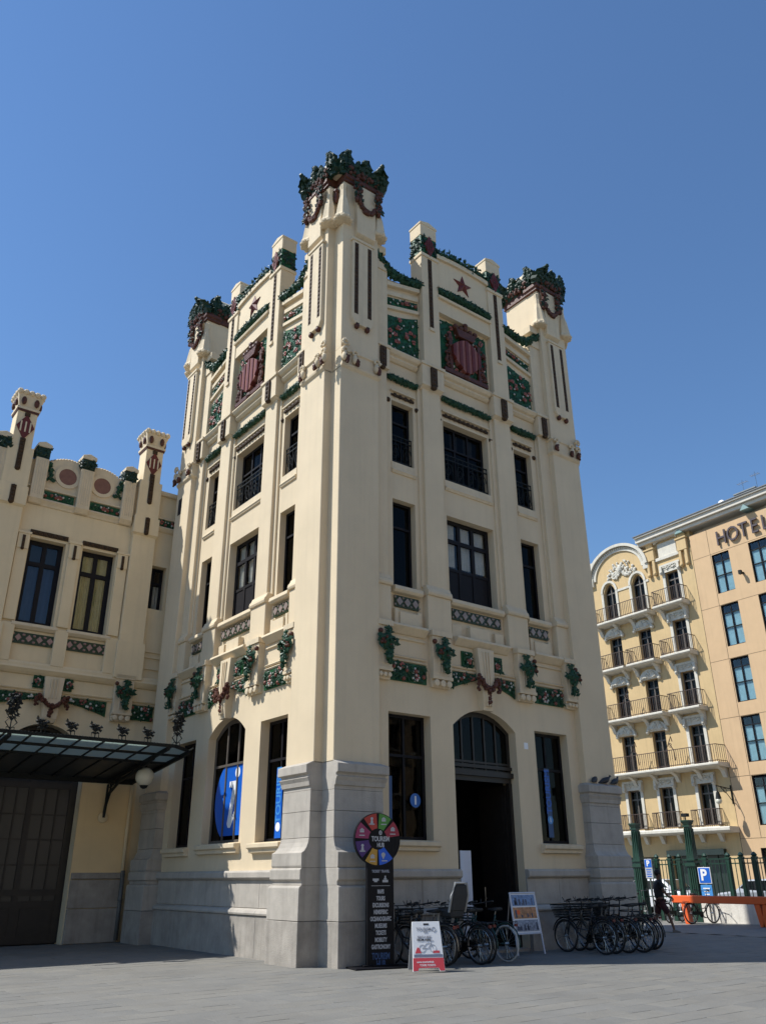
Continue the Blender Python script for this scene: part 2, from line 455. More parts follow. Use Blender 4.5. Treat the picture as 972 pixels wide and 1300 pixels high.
def ceramic(s0, s1, z0f, z1f, d, seed, leaves=300, oranges=10, flowers=6, blossoms=12, lsize=0.075, relief=0.05, extra=None):
    """a panel of glazed relief: green tile ground, leaves, oranges, blossoms. z0f/z1f give its lower and upper edge at s"""
    rnd = random.Random(seed)
    z0 = z0f if callable(z0f) else (lambda s: z0f)
    z1 = z1f if callable(z1f) else (lambda s: z1f)
    n = 8
    g = MB()
    lo = [(s0+(s1-s0)*i/n, z0(s0+(s1-s0)*i/n)) for i in range(n+1)]
    hi = [(s0+(s1-s0)*i/n, z1(s0+(s1-s0)*i/n)) for i in range(n+1)]
    g.prism(lo+hi[::-1], d, d+0.06)
    lf, of, ff, bf = MB(), MB(), MB(), MB()
    def pt(mg=0.05):
        while True:
            s = rnd.uniform(s0+mg, s1-mg); z = rnd.uniform(z0(s)+mg, z1(s)-mg) if z1(s)-z0(s) > 2*mg else None
            if z is not None: return s, z
    for i in range(leaves):
        s, z = pt(0.03); lf.leaf((s, d-rnd.uniform(0, relief*0.5), z), (rnd.uniform(-.5, .5), -1, rnd.uniform(-.3, .5)), lsize, rnd)
    for i in range(oranges):
        s, z = pt(); of.ball((s, d-relief*0.6, z), 0.055, 8, 5)
    for i in range(flowers):
        s, z = pt(0.08)
        for k in range(5):
            a = 2*PI*k/5+rnd.random(); ff.ball((s+0.05*math.cos(a), d-relief*0.7, z+0.05*math.sin(a)), 0.036, 6, 4, (1, .6, 1))
    for i in range(blossoms):
        s, z = pt(); bf.ball((s, d-relief*0.7, z), rnd.uniform(0.028, 0.042), 6, 4, (1, .6, 1))
    subs = []
    for nm, b, mt in (('leaves', lf, LEAF), ('oranges', of, ORANGE), ('flowers', ff, PINK), ('blossoms', bf, WHITEF)):
        if b.f:
            me = b.mesh(nm, mt, recalc=(nm != 'leaves'), smooth=(nm != 'leaves')); subs.append((nm, me))
    return g.mesh('ceramic_panel', GTILE), subs
def add_ceramic(where, sym, *a, **k):
    me, subs = ceramic(*a, **k)
    for o in place('ceramic_panel', me, where, sym, subs):
        for c in o.children: c['kind'] = 'stuff'
def leaf_band(path, r, seed, per_m=60, n=(0, -1, 0.4), lsize=0.09):
    """a garland of glazed leaves along a path in face space"""
    rnd = random.Random(seed); mb = MB()
    for a, b in zip(path, path[1:]):
        a, b = Vector(a), Vector(b); L = (b-a).length
        mb.tube([a, b], r*0.55, 6)
        for i in range(int(L*per_m)):
            p = a.lerp(b, rnd.random()); th = rnd.uniform(-0.3, PI+0.3)
            nn = Vector((rnd.uniform(-.4, .4), -math.sin(th), math.cos(th)))
            mb.leaf(p+nn*r*0.5, nn, lsize, rnd)
    return mb
def curl(mb, c, r, seed=0, d=(1, 0)):
    """scrolled stucco: a small volute of balls"""
    for i in range(9):
        a = 0.7*i; rr = r*(1-0.09*i)
        mb.ball((c[0]+d[0]*rr*math.cos(a)*0.8, c[1]-0.02, c[2]+rr*math.sin(a)*0.9), r*(0.42-0.02*i), 7, 5)

OLIVE = mat('dark_olive_green_tile', (.024, .045, .022), .4, .5, 14, .6, 30, spec=.35)
# --- solid cores behind the windows: room darkness put into colour, light kept out
core = MB()
core.box(1.25, TW-0.1, 1.25, TW-0.1, 5.6, 17.4)
core.box(1.25, 3.2, 1.25, TW-0.1, 0, 5.6)
core.box(3.2, TW-0.1, 5.2, TW-0.1, 0, 5.6)
core.box(6.7, TW-0.1, 1.25, 5.2, 0, 5.6)
link('interior_wall', core.mesh('interior_wall', ROOM), tower)
rf = MB(); rf.box(0.3, TW-0.3, 0.3, TW-0.3, 17.42, 17.6)
link('roof', rf.mesh('roof', CONC), tower)
bk = MB(); bk.box(0.33, 1.24, TW-0.45, TW-0.12, 0, 17.4); bk.box(TW-0.45, TW-0.09, 0.4, TW-0.5, 0, 17.4); bk.box(1.24, TW-0.5, TW-0.098, TW-0.05, 0, 17.4)
link('rear_wall', bk.mesh('rear_wall', CREAM), tower)
fl = MB(); fl.box(3.2, 6.7, 0.2, 5.2, -0.02, 0.06)
link('hall_floor', fl.mesh('hall_floor', STONE_D), tower)

# --- walls of the two sides
GD, UD, AD = 0.20, 0.33, 0.28      # depth of the ground floor wall, the upper wall, the attic wall
W1 = (1.87, 3.14); W1M = (TW-3.14, TW-1.87)
U1 = (2.17, 2.93); U1M = (TW-2.93, TW-2.17); UC = (4.05, 5.82)
DOOR = (3.86, 6.01)
for w, hole, arch in (('R', (3.86, 6.01, -0.02, 5.42), (4.98, 5.42)), ('L', (3.92, 5.95, 2.38, 5.44), (5.02, 5.44))):
    g = MB()
    grid(g, PW-0.1, TW-PW+0.1, -0.02, 7.2, [(*W1, 2.34, 5.1), (*W1M, 2.34, 5.1), hole], GD, 0.75)
    arch_fill(g, hole[0], hole[1], arch[0], arch[1], GD, 0.75)
    place('ground_floor_wall', g.mesh('ground_floor_wall', CREAM), w)
g = MB()
hs = []
for a, b in (U1, UC, U1M): hs += [(a, b, 8.25, 10.66), (a, b, 11.75, 13.66)]
grid(g, PW-0.1, TW-PW+0.1, 7.2, 15.25, hs, UD, 0.8)
place('upper_wall', g.mesh('upper_wall', CREAM))

# --- ground floor openings
add_window('window', (W1[0], W1[1], 2.34, 5.1, 0.45), 'RL', True, cols=2, transoms=(0.66,), gmat=GLASS_D)
add_window('window', (3.92, 5.95, 2.38, 5.44, 0.42), 'L', False, cols=3, transoms=(0.62,), arch=(5.02, 5.44), gmat=GLASS_D, fmat=FRAME_G)
sill = MB()
sill.prism([(GD+0.02, 2.33), (GD-0.17, 2.31), (GD-0.17, 2.22), (GD-0.11, 2.19), (GD-0.11, 2.12), (GD+0.02, 2.10)], 1.80, 3.24, 'x')
place('window_sill', sill.mesh('window_sill', CREAM2, bevel=0.008), 'RL', True)
sill = MB()
sill.prism([(GD+0.02, 2.37), (GD-0.17, 2.35), (GD-0.17, 2.25), (GD-0.11, 2.22), (GD-0.11, 2.14), (GD+0.02, 2.12)], 3.84, 6.03, 'x')
place('window_sill', sill.mesh('window_sill', CREAM2, bevel=0.008), 'L')
# fanlight over the doorway and the door frame
f, ps = window(DOOR[0], DOOR[1], 3.92, 5.42, 0.45, cols=5, transoms=(0.18,), arch=(4.98, 5.42), fw=0.1, bar=0.05)
f.box(DOOR[0], DOOR[1], 0.36, 0.52, 3.86, 3.98); f.box(DOOR[0], DOOR[1], 0.40, 0.52, 4.05, 4.13); f.box(DOOR[0]+0.02, DOOR[1]-0.02, 0.44, 0.5, 3.74, 3.86)
place('fanlight', f.mesh('fanlight', DOORW), 'R', False, [('pane', p.mesh('pane', GLASS_D)) for p in ps])
f = MB(); f.box(DOOR[0], DOOR[0]+0.1, 0.44, 0.56, 0, 3.74); f.box(DOOR[1]-0.1, DOOR[1], 0.44, 0.56, 0, 3.74)
place('door_frame', f.mesh('door_frame', DOORW), 'R')
for k, (x, sgn) in enumerate(((DOOR[0]+0.1, 1), (DOOR[1]-0.1, -1))):   # leaves folded back into the passage
    f = MB(); f.box(x-0.03, x+0.03, 0.58, 1.55, 0.07, 3.7)
    for z in (0.3, 1.5, 2.6): f.box(x+sgn*0.03, x+sgn*0.045, 0.68, 1.45, z, z+0.9)
    o = place('door_leaf', f.mesh('door_leaf', DOORW), 'R')[0]
    h = MB(); h.bar((x+sgn*0.05, 1.4, 1.1), (x+sgn*0.1, 1.4, 1.1), 0.015); h.bar((x+sgn*0.1, 1.4, 0.9), (x+sgn*0.1, 1.4, 1.35), 0.014)
    link('handle', h.mesh('handle', STEEL), o)

# --- films stuck to the windows: the big i and the word TOURISM
def label_R(txt, size, s, z, d, mt, vertical=False, name='lettering', face='R', sx=1.0, parent=None, bold=0.0):
    me = text_mesh(txt, size, mt, 0.002, bold=bold, sx=sx)
    xd, yd = ((1, 0, 0), (0, 0, 1)) if face == 'R' else ((0, -1, 0), (0, 0, 1))
    if vertical: xd, yd = yd, tuple(-q for q in xd)
    org = (s, d, z) if face == 'R' else (d, s, z)
    return link(name, me, parent or tower, frame_matrix(org, xd, yd))
def disc(r, n=28, th=0.004):
    b = MB(); b.prism([(r*math.cos(2*PI*k/n), r*math.sin(2*PI*k/n)) for k in range(n)], -th, 0, 'y'); return b
b = disc(0.155); o = link('info_film', b.mesh('info_film', mat('mid_blue_film', (.012, .12, .42), .4)), tower, Matrix.Translation((2.82, 0.44, 3.2)))
label_R('i', 0.26, 2.82, 3.2, 0.433, WINK, bold=0.012)
b = MB(); b.box(1.98, 2.14, 0.436, 0.441, 2.6, 3.7); link('info_film', b.mesh('info_film', NAVYINK), tower)
b = MB(); b.box(TW-2.62, TW-2.44, 0.436, 0.441, 2.5, 4.2); link('info_film', b.mesh('info_film', NAVYINK), tower)
label_R('TOURISM', 0.26, TW-2.53, 3.62, 0.432, BLUE, True, bold=0.006)
b = disc(0.1); link('info_film', b.mesh('info_film', BLUE_L), tower, Matrix.Translation((TW-2.53, 0.434, 2.92)))
label_R('i', 0.16, TW-2.53, 2.92, 0.428, WINK, bold=0.006)
# sunny side
b = MB(); b.prism([(4.80+.98*math.cos(2*PI*k/40), max(2.56, min(4.25, 3.40+1.05*math.sin(2*PI*k/40)))) for k in range(40)], .438, .442, 'x'); o = link('info_film', b.mesh('info_film', BLUE), tower)
ii = MB()      # the slanted white i of the window film, cut by the glazing bars
ii.prism([(5.04, 2.84), (4.98, 2.75), (4.86, 2.74), (4.60, 3.08), (4.66, 3.16), (4.82, 2.98), (4.60, 3.86), (5.02, 3.86), (5.02, 3.72), (4.84, 3.70)], .432, .436, 'x')
link('lettering', ii.mesh('lettering', WINK), tower)
b = MB(); b.prism([(4.62+0.13*math.cos(k*PI/8), 4.06+0.13*math.sin(k*PI/8)) for k in range(16)], .432, .436, 'x'); link('lettering', b.mesh('lettering', WINK), tower)
b = MB(); b.box(0.434, 0.441, 2.38, 2.66, 2.42, 3.95); link('info_film', b.mesh('info_film', BLUE), tower)
label_R('TOURISM', 0.30, 2.52, 3.36, 0.43, BLUE_L, True, face='L', bold=0.006)
b = MB(); b.prism([(2.52+0.10*math.cos(k*PI/8), 2.66+0.10*math.sin(k*PI/8)) for k in range(16)], 0.428, 0.431, 'x'); link('lettering', b.mesh('lettering', WINK), tower)

# --- white roll-up banner and things inside the hall are things of their own (further down)

# --- stone plinth: two courses of blocks under a moulded cap
def plinth_parts(where, spans):
    for (a, b) in spans:
        cap = MB()
        cap.prism([(GD+0.02, 1.75), (GD-0.10, 1.75), (GD-0.14, 1.71), (GD-0.14, 1.60), (GD-0.10, 1.565), (GD-0.06, 1.55), (GD+0.02, 1.55)], a, b, 'x')
        place('plinth_cap', cap.mesh('plinth_cap', STONE, bevel=0.006), where)
        L = b-a; n = max(1, round(L/1.05)); rnd = random.Random(int(a*100))
        for k in range(n):
            x0, x1 = a+L*k/n, a+L*(k+1)/n
            q = MB(); q.box(x0+0.004, x1-0.004, GD-0.05+rnd.uniform(-.004, .004), GD+0.05, 0.98, 1.546)
            place('stone_block', q.mesh('stone_block', STONE, bevel=0.006), where)
            q = MB(); q.prism([(GD+0.05, 0.972), (GD-0.05, 0.972), (GD-0.13, 0.93), (GD-0.16, 0.88), (GD-0.15, 0.84), (GD+0.05, 0.84)], x0+0.004, x1-0.004, 'x')
            place('stone_block', q.mesh('stone_block', STONE, bevel=0.004), where)
            q = MB(); q.box(x0+0.004, x1-0.004, GD-0.12+rnd.uniform(-.004, .004), GD+0.05, -0.02, 0.832)
            place('stone_block', q.mesh('stone_block', STONE_D, bevel=0.008), where)
plinth_parts('R', [(PW+0.13, DOOR[0]-0.003), (DOOR[1]+0.003, TW-PW-0.13)])
plinth_parts('L', [(PW+0.13, TW-PW-0.13)])
rv = MB(); rv.box(DOOR[1]+0.0005, DOOR[1]+0.003, GD, 0.42, 0, 1.55)

# --- corner piers (all four, the hidden one too)
PM = [I4, MIR, MIRY, MIR @ MIRY]
def outline(b, bp, z, nu=NU, nv=NV):
    p = PW+bp
    return [(nu, -b, z), (p, -b, z), (p, 0.5, z), (0.5, 0.5, z), (0.5, p, z), (-b, p, z), (-b, nv, z), (nu, nv, z)]
def pier_part(name, prof, mt, bevel=0.0):
    q = MB(); q.loft([outline(b, bp, z) for b, bp, z in prof])
    me = q.mesh(name, mt, bevel=bevel)
    for M in PM: link(name, me, tower, M)
pier_part('stone_block', [(.27, .16, -.02), (.27, .16, .796)], STONE_D, 0.008)
pier_part('stone_block', [(.27, .16, .806), (.265, .16, 1.40), (.25, .14, 1.43), (.21, .11, 1.45)], STONE, 0.006)
pier_part('stone_block', [(.20, .10, 1.452), (.20, .10, 1.52), (.25, .14, 1.56), (.25, .14, 1.74), (.22, .12, 1.775)], STONE, 0.006)
pier_part('stone_block', [(.21, .115, 1.78), (.225, .125, 1.82), (.225, .125, 2.06), (.16, .10, 2.10), (.11, .08, 2.17), (.075, .06, 2.26), (.06, .05, 2.345)], STONE, 0.004)
pier_part('stone_block', [(.06, .05, 2.352), (.055, .05, 2.86)], STONE, 0.004)
pier_part('stone_block', [(.055, .05, 2.868), (.05, .045, 3.28)], STONE, 0.004)
pier_part('pier_capital', [(.05, .045, 3.284), (.05, .045, 3.36), (.085, .07, 3.37), (.10, .09, 3.46), (.14, .11, 3.54), (.10, .08, 3.56), (.10, .08, 3.60), (.17, .13, 3.63), (.17, .13, 3.80), (.02, .02, 3.87)], STONE, 0.004)
pier_part('pier_shaft', [(0, 0, 3.84), (0, 0, 13.84)], CREAM, 0.012)
pier_part('string_course', [(0, 0, 13.80), (.06, .06, 13.86), (.075, .075, 13.92), (.03, .03, 13.96), (.03, .03, 14.30), (.07, .07, 14.33), (.07, .07, 14.37), (0, 0, 14.42)], CREAM2, 0.004)
pier_part('turret_shaft', [(0, 0, 14.415), (0, 0, 20.32)], CREAM, 0.010)
# close the turret on its inner sides
q = MB(); q.box(0.49, PW-.003, 0.49, PW-.003, 13.9, 20.31)
for M in PM: link('turret_core', q.mesh('turret_core', CREAM), tower, M)
# on each pier: both visible outer sides carry the same ornament. face space of a pier: s from its notch outwards
PF = [(M @ f) for M in PM for f in (I4, SWAP)]
IN = [M @ f for M in PM for f in (Matrix(((1,0,0,0),(0,-1,0,PW),(0,0,1,0),(0,0,0,1))), SWAP @ Matrix(((1,0,0,0),(0,-1,0,PW),(0,0,1,0),(0,0,0,1))))]
def on_piers(name, me, frames=PF, subs=(), stuff=False):
    for M in frames:
        o = link(name, me, tower, M)
        if stuff: o['kind'] = 'stuff'
        for a, b in subs: link(a, b, o)
q = MB()                                            # slab with two vertical bead strips
q.prism([(0.53, 15.46), (0.62, 15.30), (1.13, 15.30), (1.22, 15.46), (1.22, 18.16), (0.53, 18.16)], -0.10, 0.02)
q.box(0.49, 1.26, -0.13, 0.02, 18.16, 18.25)
tile = MB()
for a in (0.58, 1.03):
    tile.box(a, a+0.13, -0.104, -0.09, 15.62, 18.08)
    for k in range(18): tile.ball((a+0.065, -0.105, 15.7+k*0.135), 0.05, 6, 4, (1, .5, 1))
drop = MB()
for a in (0.70, 1.05): drop.ball((a, -0.06, 15.25), 0.075, 8, 6, (1, 1, 1.15)); drop.box(a-.05, a+.05, -.1, 0, 15.3, 15.34)
on_piers('applied_panel', q.mesh('applied_panel', CREAM2, bevel=0.01), PF, [('bead_strip', tile.mesh('bead_strip', DTILE)), ('drop', drop.mesh('drop', BROWN, smooth=True))])
q = MB(); q.box(0.63, 1.29, -0.13, 0.02, 18.46, 20.28)
q.prism([(-0.13, 18.46), (0.02, 18.46), (0.02, 18.36)], 0.63, 1.29, 'x')
on_piers('neck_block', q.mesh('neck_block', CREAM2, bevel=0.01))
# fluted stucco skirts at the arrises
sk = MB()
sk.lathe([(.16, 18.70), (.25, 18.74), (.26, 18.82), (.22, 18.92), (.19, 19.15), (.15, 19.45), (.10, 19.65), (.085, 19.9), (.11, 20.06), (.08, 20.10)], 14, (0, 0, 0), 0.07)
for k in range(9):
    a = 2*PI*k/9; sk.ball((.22*math.cos(a), .22*math.sin(a), 18.77), 0.075, 6, 5)
skm = sk.mesh('fluted_corbel', CREAM2)
for M in PM:
    for x, y in ((NU, 0.02), (0.02, NV), (PW, 0.02), (0.02, PW)): link('fluted_corbel', skm, tower, M @ Matrix.Translation((x, y, 0)))
dr = MB(); dr.ball((0, 0, 19.82), 0.1, 8, 6, (.8, .8, 2.4)); dr.ball((0, 0, 20.05), .09, 7, 5)
drm = dr.mesh('fruit_drop', BROWN, smooth=True)
for M in PM: link('fruit_drop', drm, tower, M @ Matrix.Translation((NU-.07, NV-.12, 0)))
# wreaths and swag
rnd = random.Random(3)
sw = MB()
for cx_ in (0.60, 1.36):
    for k in range(46):
        a = rnd.uniform(0, 2*PI); rr = rnd.uniform(.02, .17)
        sw.ball((cx_+rr*math.cos(a)*.7, -0.16-rnd.random()*.06, 19.95-rnd.uniform(-.5, .55)*(1-abs(rr)*2)), rnd.uniform(.04, .075), 6, 4)
for k in range(26):
    t = k/25; x = .66+.62*t; z = 19.62-0.30*math.sin(PI*t)
    for j in range(2): sw.ball((x+rnd.uniform(-.02, .02), -0.17+rnd.uniform(-.03, .03), z+rnd.uniform(-.05, .05)), rnd.uniform(.05, .075), 6, 4)
on_piers('fruit_swag', sw.mesh('fruit_swag', BROWN))
lv = MB()
for cx_ in (0.60, 1.36):
    for k in range(26): lv.leaf((cx_+rnd.uniform(-.14, .14), -.2, 20.2-rnd.uniform(0, .7)), (rnd.uniform(-.6, .6), -1, rnd.uniform(-.4, .4)), .12, rnd)
on_piers('swag_leaves', lv.mesh('swag_leaves', LEAF2, recalc=False), stuff=True)
# brown cornice, dome, crown of big leaves
q = MB(); q.loft([outline(b, b+.02, z) for b, z in ((0, 20.26), (.06, 20.28), (.06, 20.36), (.11, 20.40), (.11, 20.52), (.06, 20.56), (.04, 20.62))])
q.box(.5, PW+.06, .5, PW+.06, 20.29, 20.61)
for M in PM: link('crown_cornice', q.mesh('crown_cornice', BROWN, bevel=.004), tower, M)
q = MB(); q.loft([[(.1, .1, 20.6), (PW+.02, .1, 20.6), (PW+.02, PW+.02, 20.6), (.1, PW+.02, 20.6)], [(.1, .1, 21.05), (PW+.02, .1, 21.05), (PW+.02, PW+.02, 21.05), (.1, PW+.02, 21.05)],
                  [(.22, .22, 21.42), (PW-.1, .22, 21.42), (PW-.1, PW-.1, 21.42), (.22, PW-.1, 21.42)], [(.48, .48, 21.66), (PW-.36, .48, 21.66), (PW-.36, PW-.36, 21.66), (.48, PW-.36, 21.66)]])
for M in PM: link('turret_dome', q.mesh('turret_dome', CREAM, bevel=.03), tower, M)
def crown_leaf(h, w, out):
    """a thick curled vine leaf: a lobed blade that stands up z, bellies out and rolls its tip to -y"""
    mb = MB(); rows = 9; cols = 8; V = {}
    for sd in (0, 1):
        for r in range(rows+1):
            t = r/rows
            ww = w*(0.55+0.62*math.sin(PI*min(1, t*.86+.10)))*(1+0.20*math.cos(7.5*PI*t))
            if t > .9: ww *= .62
            for c in range(cols+1):
                u = c/cols*2-1
                y = -out*(t**2.2)+0.30*w*u*u*(1-t*.4)+0.10*w*math.cos(3*PI*u)*(.4+t)-(.10 if sd == 0 else -.06)*math.sin(PI*min(1, t+.05))
                z = h*(t-0.10*max(0, t-.75)*4)-0.14*h*u*u*t+.035*h*math.cos(3.2*PI*u)*t
                V[sd, r, c] = len(mb.v); mb.v.append((u*ww, y+sd*0.07, z))
    for r in range(rows):
        for c in range(cols):
            for sd in (0, 1):
                mb.f.append((V[sd, r, c], V[sd, r, c+1], V[sd, r+1, c+1], V[sd, r+1, c])); mb.mi.append(0)
    for r in range(rows):
        for c in (0, cols):
            mb.f.append((V[0, r, c], V[0, r+1, c], V[1, r+1, c], V[1, r, c])); mb.mi.append(0)
    for c in range(cols):
        for r in (0, rows):
            mb.f.append((V[0, r, c], V[0, r, c+1], V[1, r, c+1], V[1, r, c])); mb.mi.append(0)
    rr = random.Random(int(h*100))
    for k in range(12):      # crinkled surface
        t = rr.uniform(.3, 1.0); u = rr.uniform(-.95, .95)
        mb.ball((u*w*(0.55+0.62*math.sin(PI*min(1, t*.86+.1)))*.95, -out*t**2.2-.06*math.sin(PI*t)-.02+.3*w*u*u*(1-t*.4), h*t*.92-.14*h*u*u*t), rr.uniform(.05, .085), 6, 4)
    return mb.mesh('crown_leaf', LEAF2)
CL_SML = crown_leaf(.58, .15, .10)
CL_BIG, CL_MID, CL_END = crown_leaf(1.02, .20, .10), crown_leaf(0.86, .20, .18), crown_leaf(.78, .20, .34)
def leaf_at(me, M, s, z, lean=0, yaw=0, y=-.05):
    link('crown_leaf', me, tower, M @ Matrix.Translation((s, y, z)) @ Matrix.Rotation(yaw, 4, 'Z') @ Matrix.Rotation(lean, 4, 'X'))
for M in PF+IN:
    leaf_at(CL_BIG, M, .26, 20.52)
    leaf_at(CL_MID, M, .90, 20.50, .12)
    leaf_at(CL_END, M, 1.48, 20.48, .12, -.35)
    leaf_at(CL_SML, M, .58, 20.52, .05); leaf_at(CL_SML, M, 1.20, 20.50, .08)
flw = MB()
for k in range(60):
    x = rnd.uniform(.3, 1.5); z = rnd.uniform(20.58, 20.98); flw.ball((x, -.10-rnd.random()*.06, z), rnd.uniform(.04, .08), 6, 4)
flm = flw.mesh('crown_flowers', BROWN)
lf2 = MB()
for k in range(240):
    x = rnd.uniform(.1, 1.6); z = rnd.uniform(20.62, 21.0); lf2.leaf((x, -.04-rnd.random()*.09, z), (rnd.uniform(-.6, .6), -1, rnd.uniform(-.2, .8)), .12, rnd)
lfm = lf2.mesh('crown_foliage', LEAF2, recalc=False)
for M in PF+IN:
    link('crown_flowers', flm, tower, M); link('crown_foliage', lfm, tower, M)['kind'] = 'stuff'
# string course figures: scrolls with dark fruit
q = MB(); dk = MB()
for x in (.30, .62, 1.34):
    curl(q, (x, -.08, 14.28), .12)
    q.ball((x, -.09, 14.10), .09, 7, 5, (.9, 1, 1.6))
    dk.ball((x+.06, -.12, 14.02), .075, 8, 6, (.9, 1, 1.5))
    for j in range(5): dk.ball((x+.06+rnd.uniform(-.05, .05), -.15, 14.0+rnd.uniform(-.1, .12)), .04, 6, 4)
curl(q, (.30, -.08, 14.52), .13)
on_piers('scroll_ornament', q.mesh('scroll_ornament', CREAM2, smooth=True), PF, [('fruit_drop', dk.mesh('fruit_drop', BROWN, smooth=True))])

q = MB(); q.box(-.012, .02, .62, .86, 12.72, 13.3); link('slot_window', q.mesh('slot_window', ROOM), tower, MIRY)
# --- pilasters and bays
q = MB()
q.box(3.18, 3.84, 0.18, 0.36, 8.36, 14.42); q.box(3.06, 3.96, 0.27, 0.352, 8.37, 14.42)
q.box(3.12, 3.90, 0.13, 0.36, 7.2, 8.14)
q.prism([(.36, 8.12), (.09, 8.14), (.07, 8.2), (.09, 8.28), (.13, 8.32), (.17, 8.42), (.36, 8.42)], 3.10, 3.92, 'x')
place('pilaster', q.mesh('pilaster', CREAM, bevel=.012), 'RL', True)
q = MB()
q.box(PW-.02, 1.90, 0.18, 0.36, 8.36, 14.42); q.box(PW-.02, 1.96, .27, .352, 8.37, 14.42); q.box(PW-.02, 1.94, 0.13, 0.36, 7.2, 8.14)
q.prism([(.36, 8.12), (.09, 8.14), (.07, 8.2), (.09, 8.28), (.13, 8.32), (.17, 8.42), (.36, 8.42)], PW-.02, 1.96, 'x')
place('pilaster', q.mesh('pilaster', CREAM, bevel=.012), 'RL', True)
# upper windows, sills, head tiles
add_window('window', (U1[0], U1[1], 8.25, 10.66, .52), 'RL', True, cols=1, transoms=(.7,), fw=.07, gmat=GLASS_D)
add_window('window', (UC[0], UC[1], 8.25, 10.66, .56), 'RL', False, curtain=(CURT, [(.06, .30, .45, .97), (.37, .62, .45, .97), (.68, .93, .45, .97)]), cols=3, transoms=(.74,), solid=.95, fw=.11, bar=.11, gmat=GLASS)
add_window('window', (U1[0], U1[1], 11.75, 13.66, .52), 'RL', True, cols=1, transoms=(.7,), fw=.07, gmat=GLASS_D)
add_window('window', (UC[0], UC[1], 11.75, 13.66, .56), 'RL', False, curtain=(CURT, [(.30, .46, .66, .94), (.60, .8, .66, .94)]), cols=3, transoms=(.62,), fw=.09, gmat=GLASS_D)
for a, b, sm in ((U1[0], U1[1], True), (UC[0], UC[1], False)):
    q = MB(); q.prism([(.36, 11.745), (.315, 11.745), (.31, 11.54), (.265, 11.52), (.255, 11.485), (.28, 11.455), (.29, 11.42), (.36, 11.40)], a-.03, b+.03, 'x')
    place('window_sill', q.mesh('window_sill', CREAM2, bevel=.006), 'RL', sm)
    q = MB(); q.prism([(.36, 8.24), (.17, 8.22), (.15, 8.12), (.20, 8.06), (.36, 8.04)], a-.08, b+.08, 'x')
    place('window_sill', q.mesh('window_sill', CREAM2, bevel=.006), 'RL', sm)
    # panel of lozenge tiles under the sill
    t = MB(); t.box(a, b, .27, .36, 7.70, 7.99); n = max(3, round((b-a)/.28))
    dm = MB()
    for k in range(n):
        x = a+(b-a)*(k+.5)/n; dm.prism([(x-.1, 7.845), (x, 7.735), (x+.1, 7.845), (x, 7.955)], .245, .28)
        for sx in (-.13, .13): dm.ball((x+sx, .265, 7.94), .03, 6, 4); dm.ball((x+sx, .265, 7.75), .03, 6, 4)
    place('tile_panel', t.mesh('tile_panel', OLIVE), 'RL', sm, [('lozenge_tiles', dm.mesh('lozenge_tiles', mat('grey_pink_tile', (.28, .22, .19), .4, .2, 9)))])
    # block course below it
    c = (a+b)/2; hw = .30 if sm else .36
    q = MB(); q.box(c-hw, c+hw, .17, .36, 7.21, 7.56)
    if not sm: q.box(a-.05, c-hw-.25, .24, .36, 7.21, 7.56); q.box(c+hw+.25, b+.05, .24, .36, 7.21, 7.56)
    else: q.box(a-.05, a+.08, .22, .36, 7.21, 7.64); q.box(b-.08, b+.05, .22, .36, 7.21, 7.64)
    place('base_block', q.mesh('base_block', CREAM2, bevel=.01), 'RL', sm)
    # window head: row of dark tiles under a thin fillet, a stud at each end
    t = MB(); t.box(a-.02, b+.02, .30, .36, 13.80, 13.86)
    n = max(4, round((b-a)/.17))
    for k in range(n): t.ball((a+(b-a)*(k+.5)/n, .29, 13.83), .075, 7, 4, (1, .5, .95)); t.ball((a+(b-a)*(k+1)/n, .30, 13.83), .04, 6, 4, (.8, .6, 1.3))
    place('head_tiles', t.mesh('head_tiles', DTILE), 'RL', sm)
    q = MB(); q.box(a-.06, b+.06, .25, .36, 13.93, 13.98)
    place('head_moulding', q.mesh('head_moulding', CREAM2, bevel=.006), 'RL', sm)
    q = MB()
    for x in (a-.13, b+.13): q.ball((x, .32, 13.62), .075, 8, 5, (1, .8, 1))
    place('stud', q.mesh('stud', DTILE, smooth=True), 'RL', sm)
    # iron railing in the upper opening
    q = MB()
    for z in (12.62, 12.48, 11.84): q.box(a+.01, b-.01, .41, .44, z-.015, z+.015)
    n = max(4, round((b-a)/.19))
    for k in range(n+1):
        x = a+.02+(b-a-.04)*k/n; q.box(x-.008, x+.008, .415, .435, 11.76, 12.62)
    for k in range(max(1, n//2)):
        c = a+(b-a)*(k+.5)/max(1, n//2)
        q.tube([(c+.16*(1-j/22)*math.cos(.55*j), .425, 12.15+.26*(1-j/22)*math.sin(.55*j)) for j in range(18)], .012, 5)
        q.tube([(c-.06+.08*math.cos(.6*j), .425, 12.02+.1*math.sin(.6*j)) for j in range(11)], .010, 5)
    place('window_railing', q.mesh('window_railing', IRON), 'RL', sm)
# spandrels stand a little back: shallow frame lines
for a, b, sm in ((1.96, 3.06, True), (3.97, 5.90, False)):
    q = MB(); q.prism([(.36, 15.23), (.10, 15.22), (.08, 15.17), (.14, 15.08), (.22, 15.04), (.20, 14.97), (.27, 14.90), (.36, 14.88)], a, b, 'x')
    place('panel_ledge', q.mesh('panel_ledge', CREAM2, bevel=.006), 'RL', sm)
    lb = leaf_band([(a+.02, .26, 14.34), (b-.02, .26, 14.34)], .12, int(a*10), 210, lsize=.075)
    for o in place('leaf_garland', lb.mesh('leaf_garland', LEAF, recalc=False), 'RL', sm): o['kind'] = 'stuff'
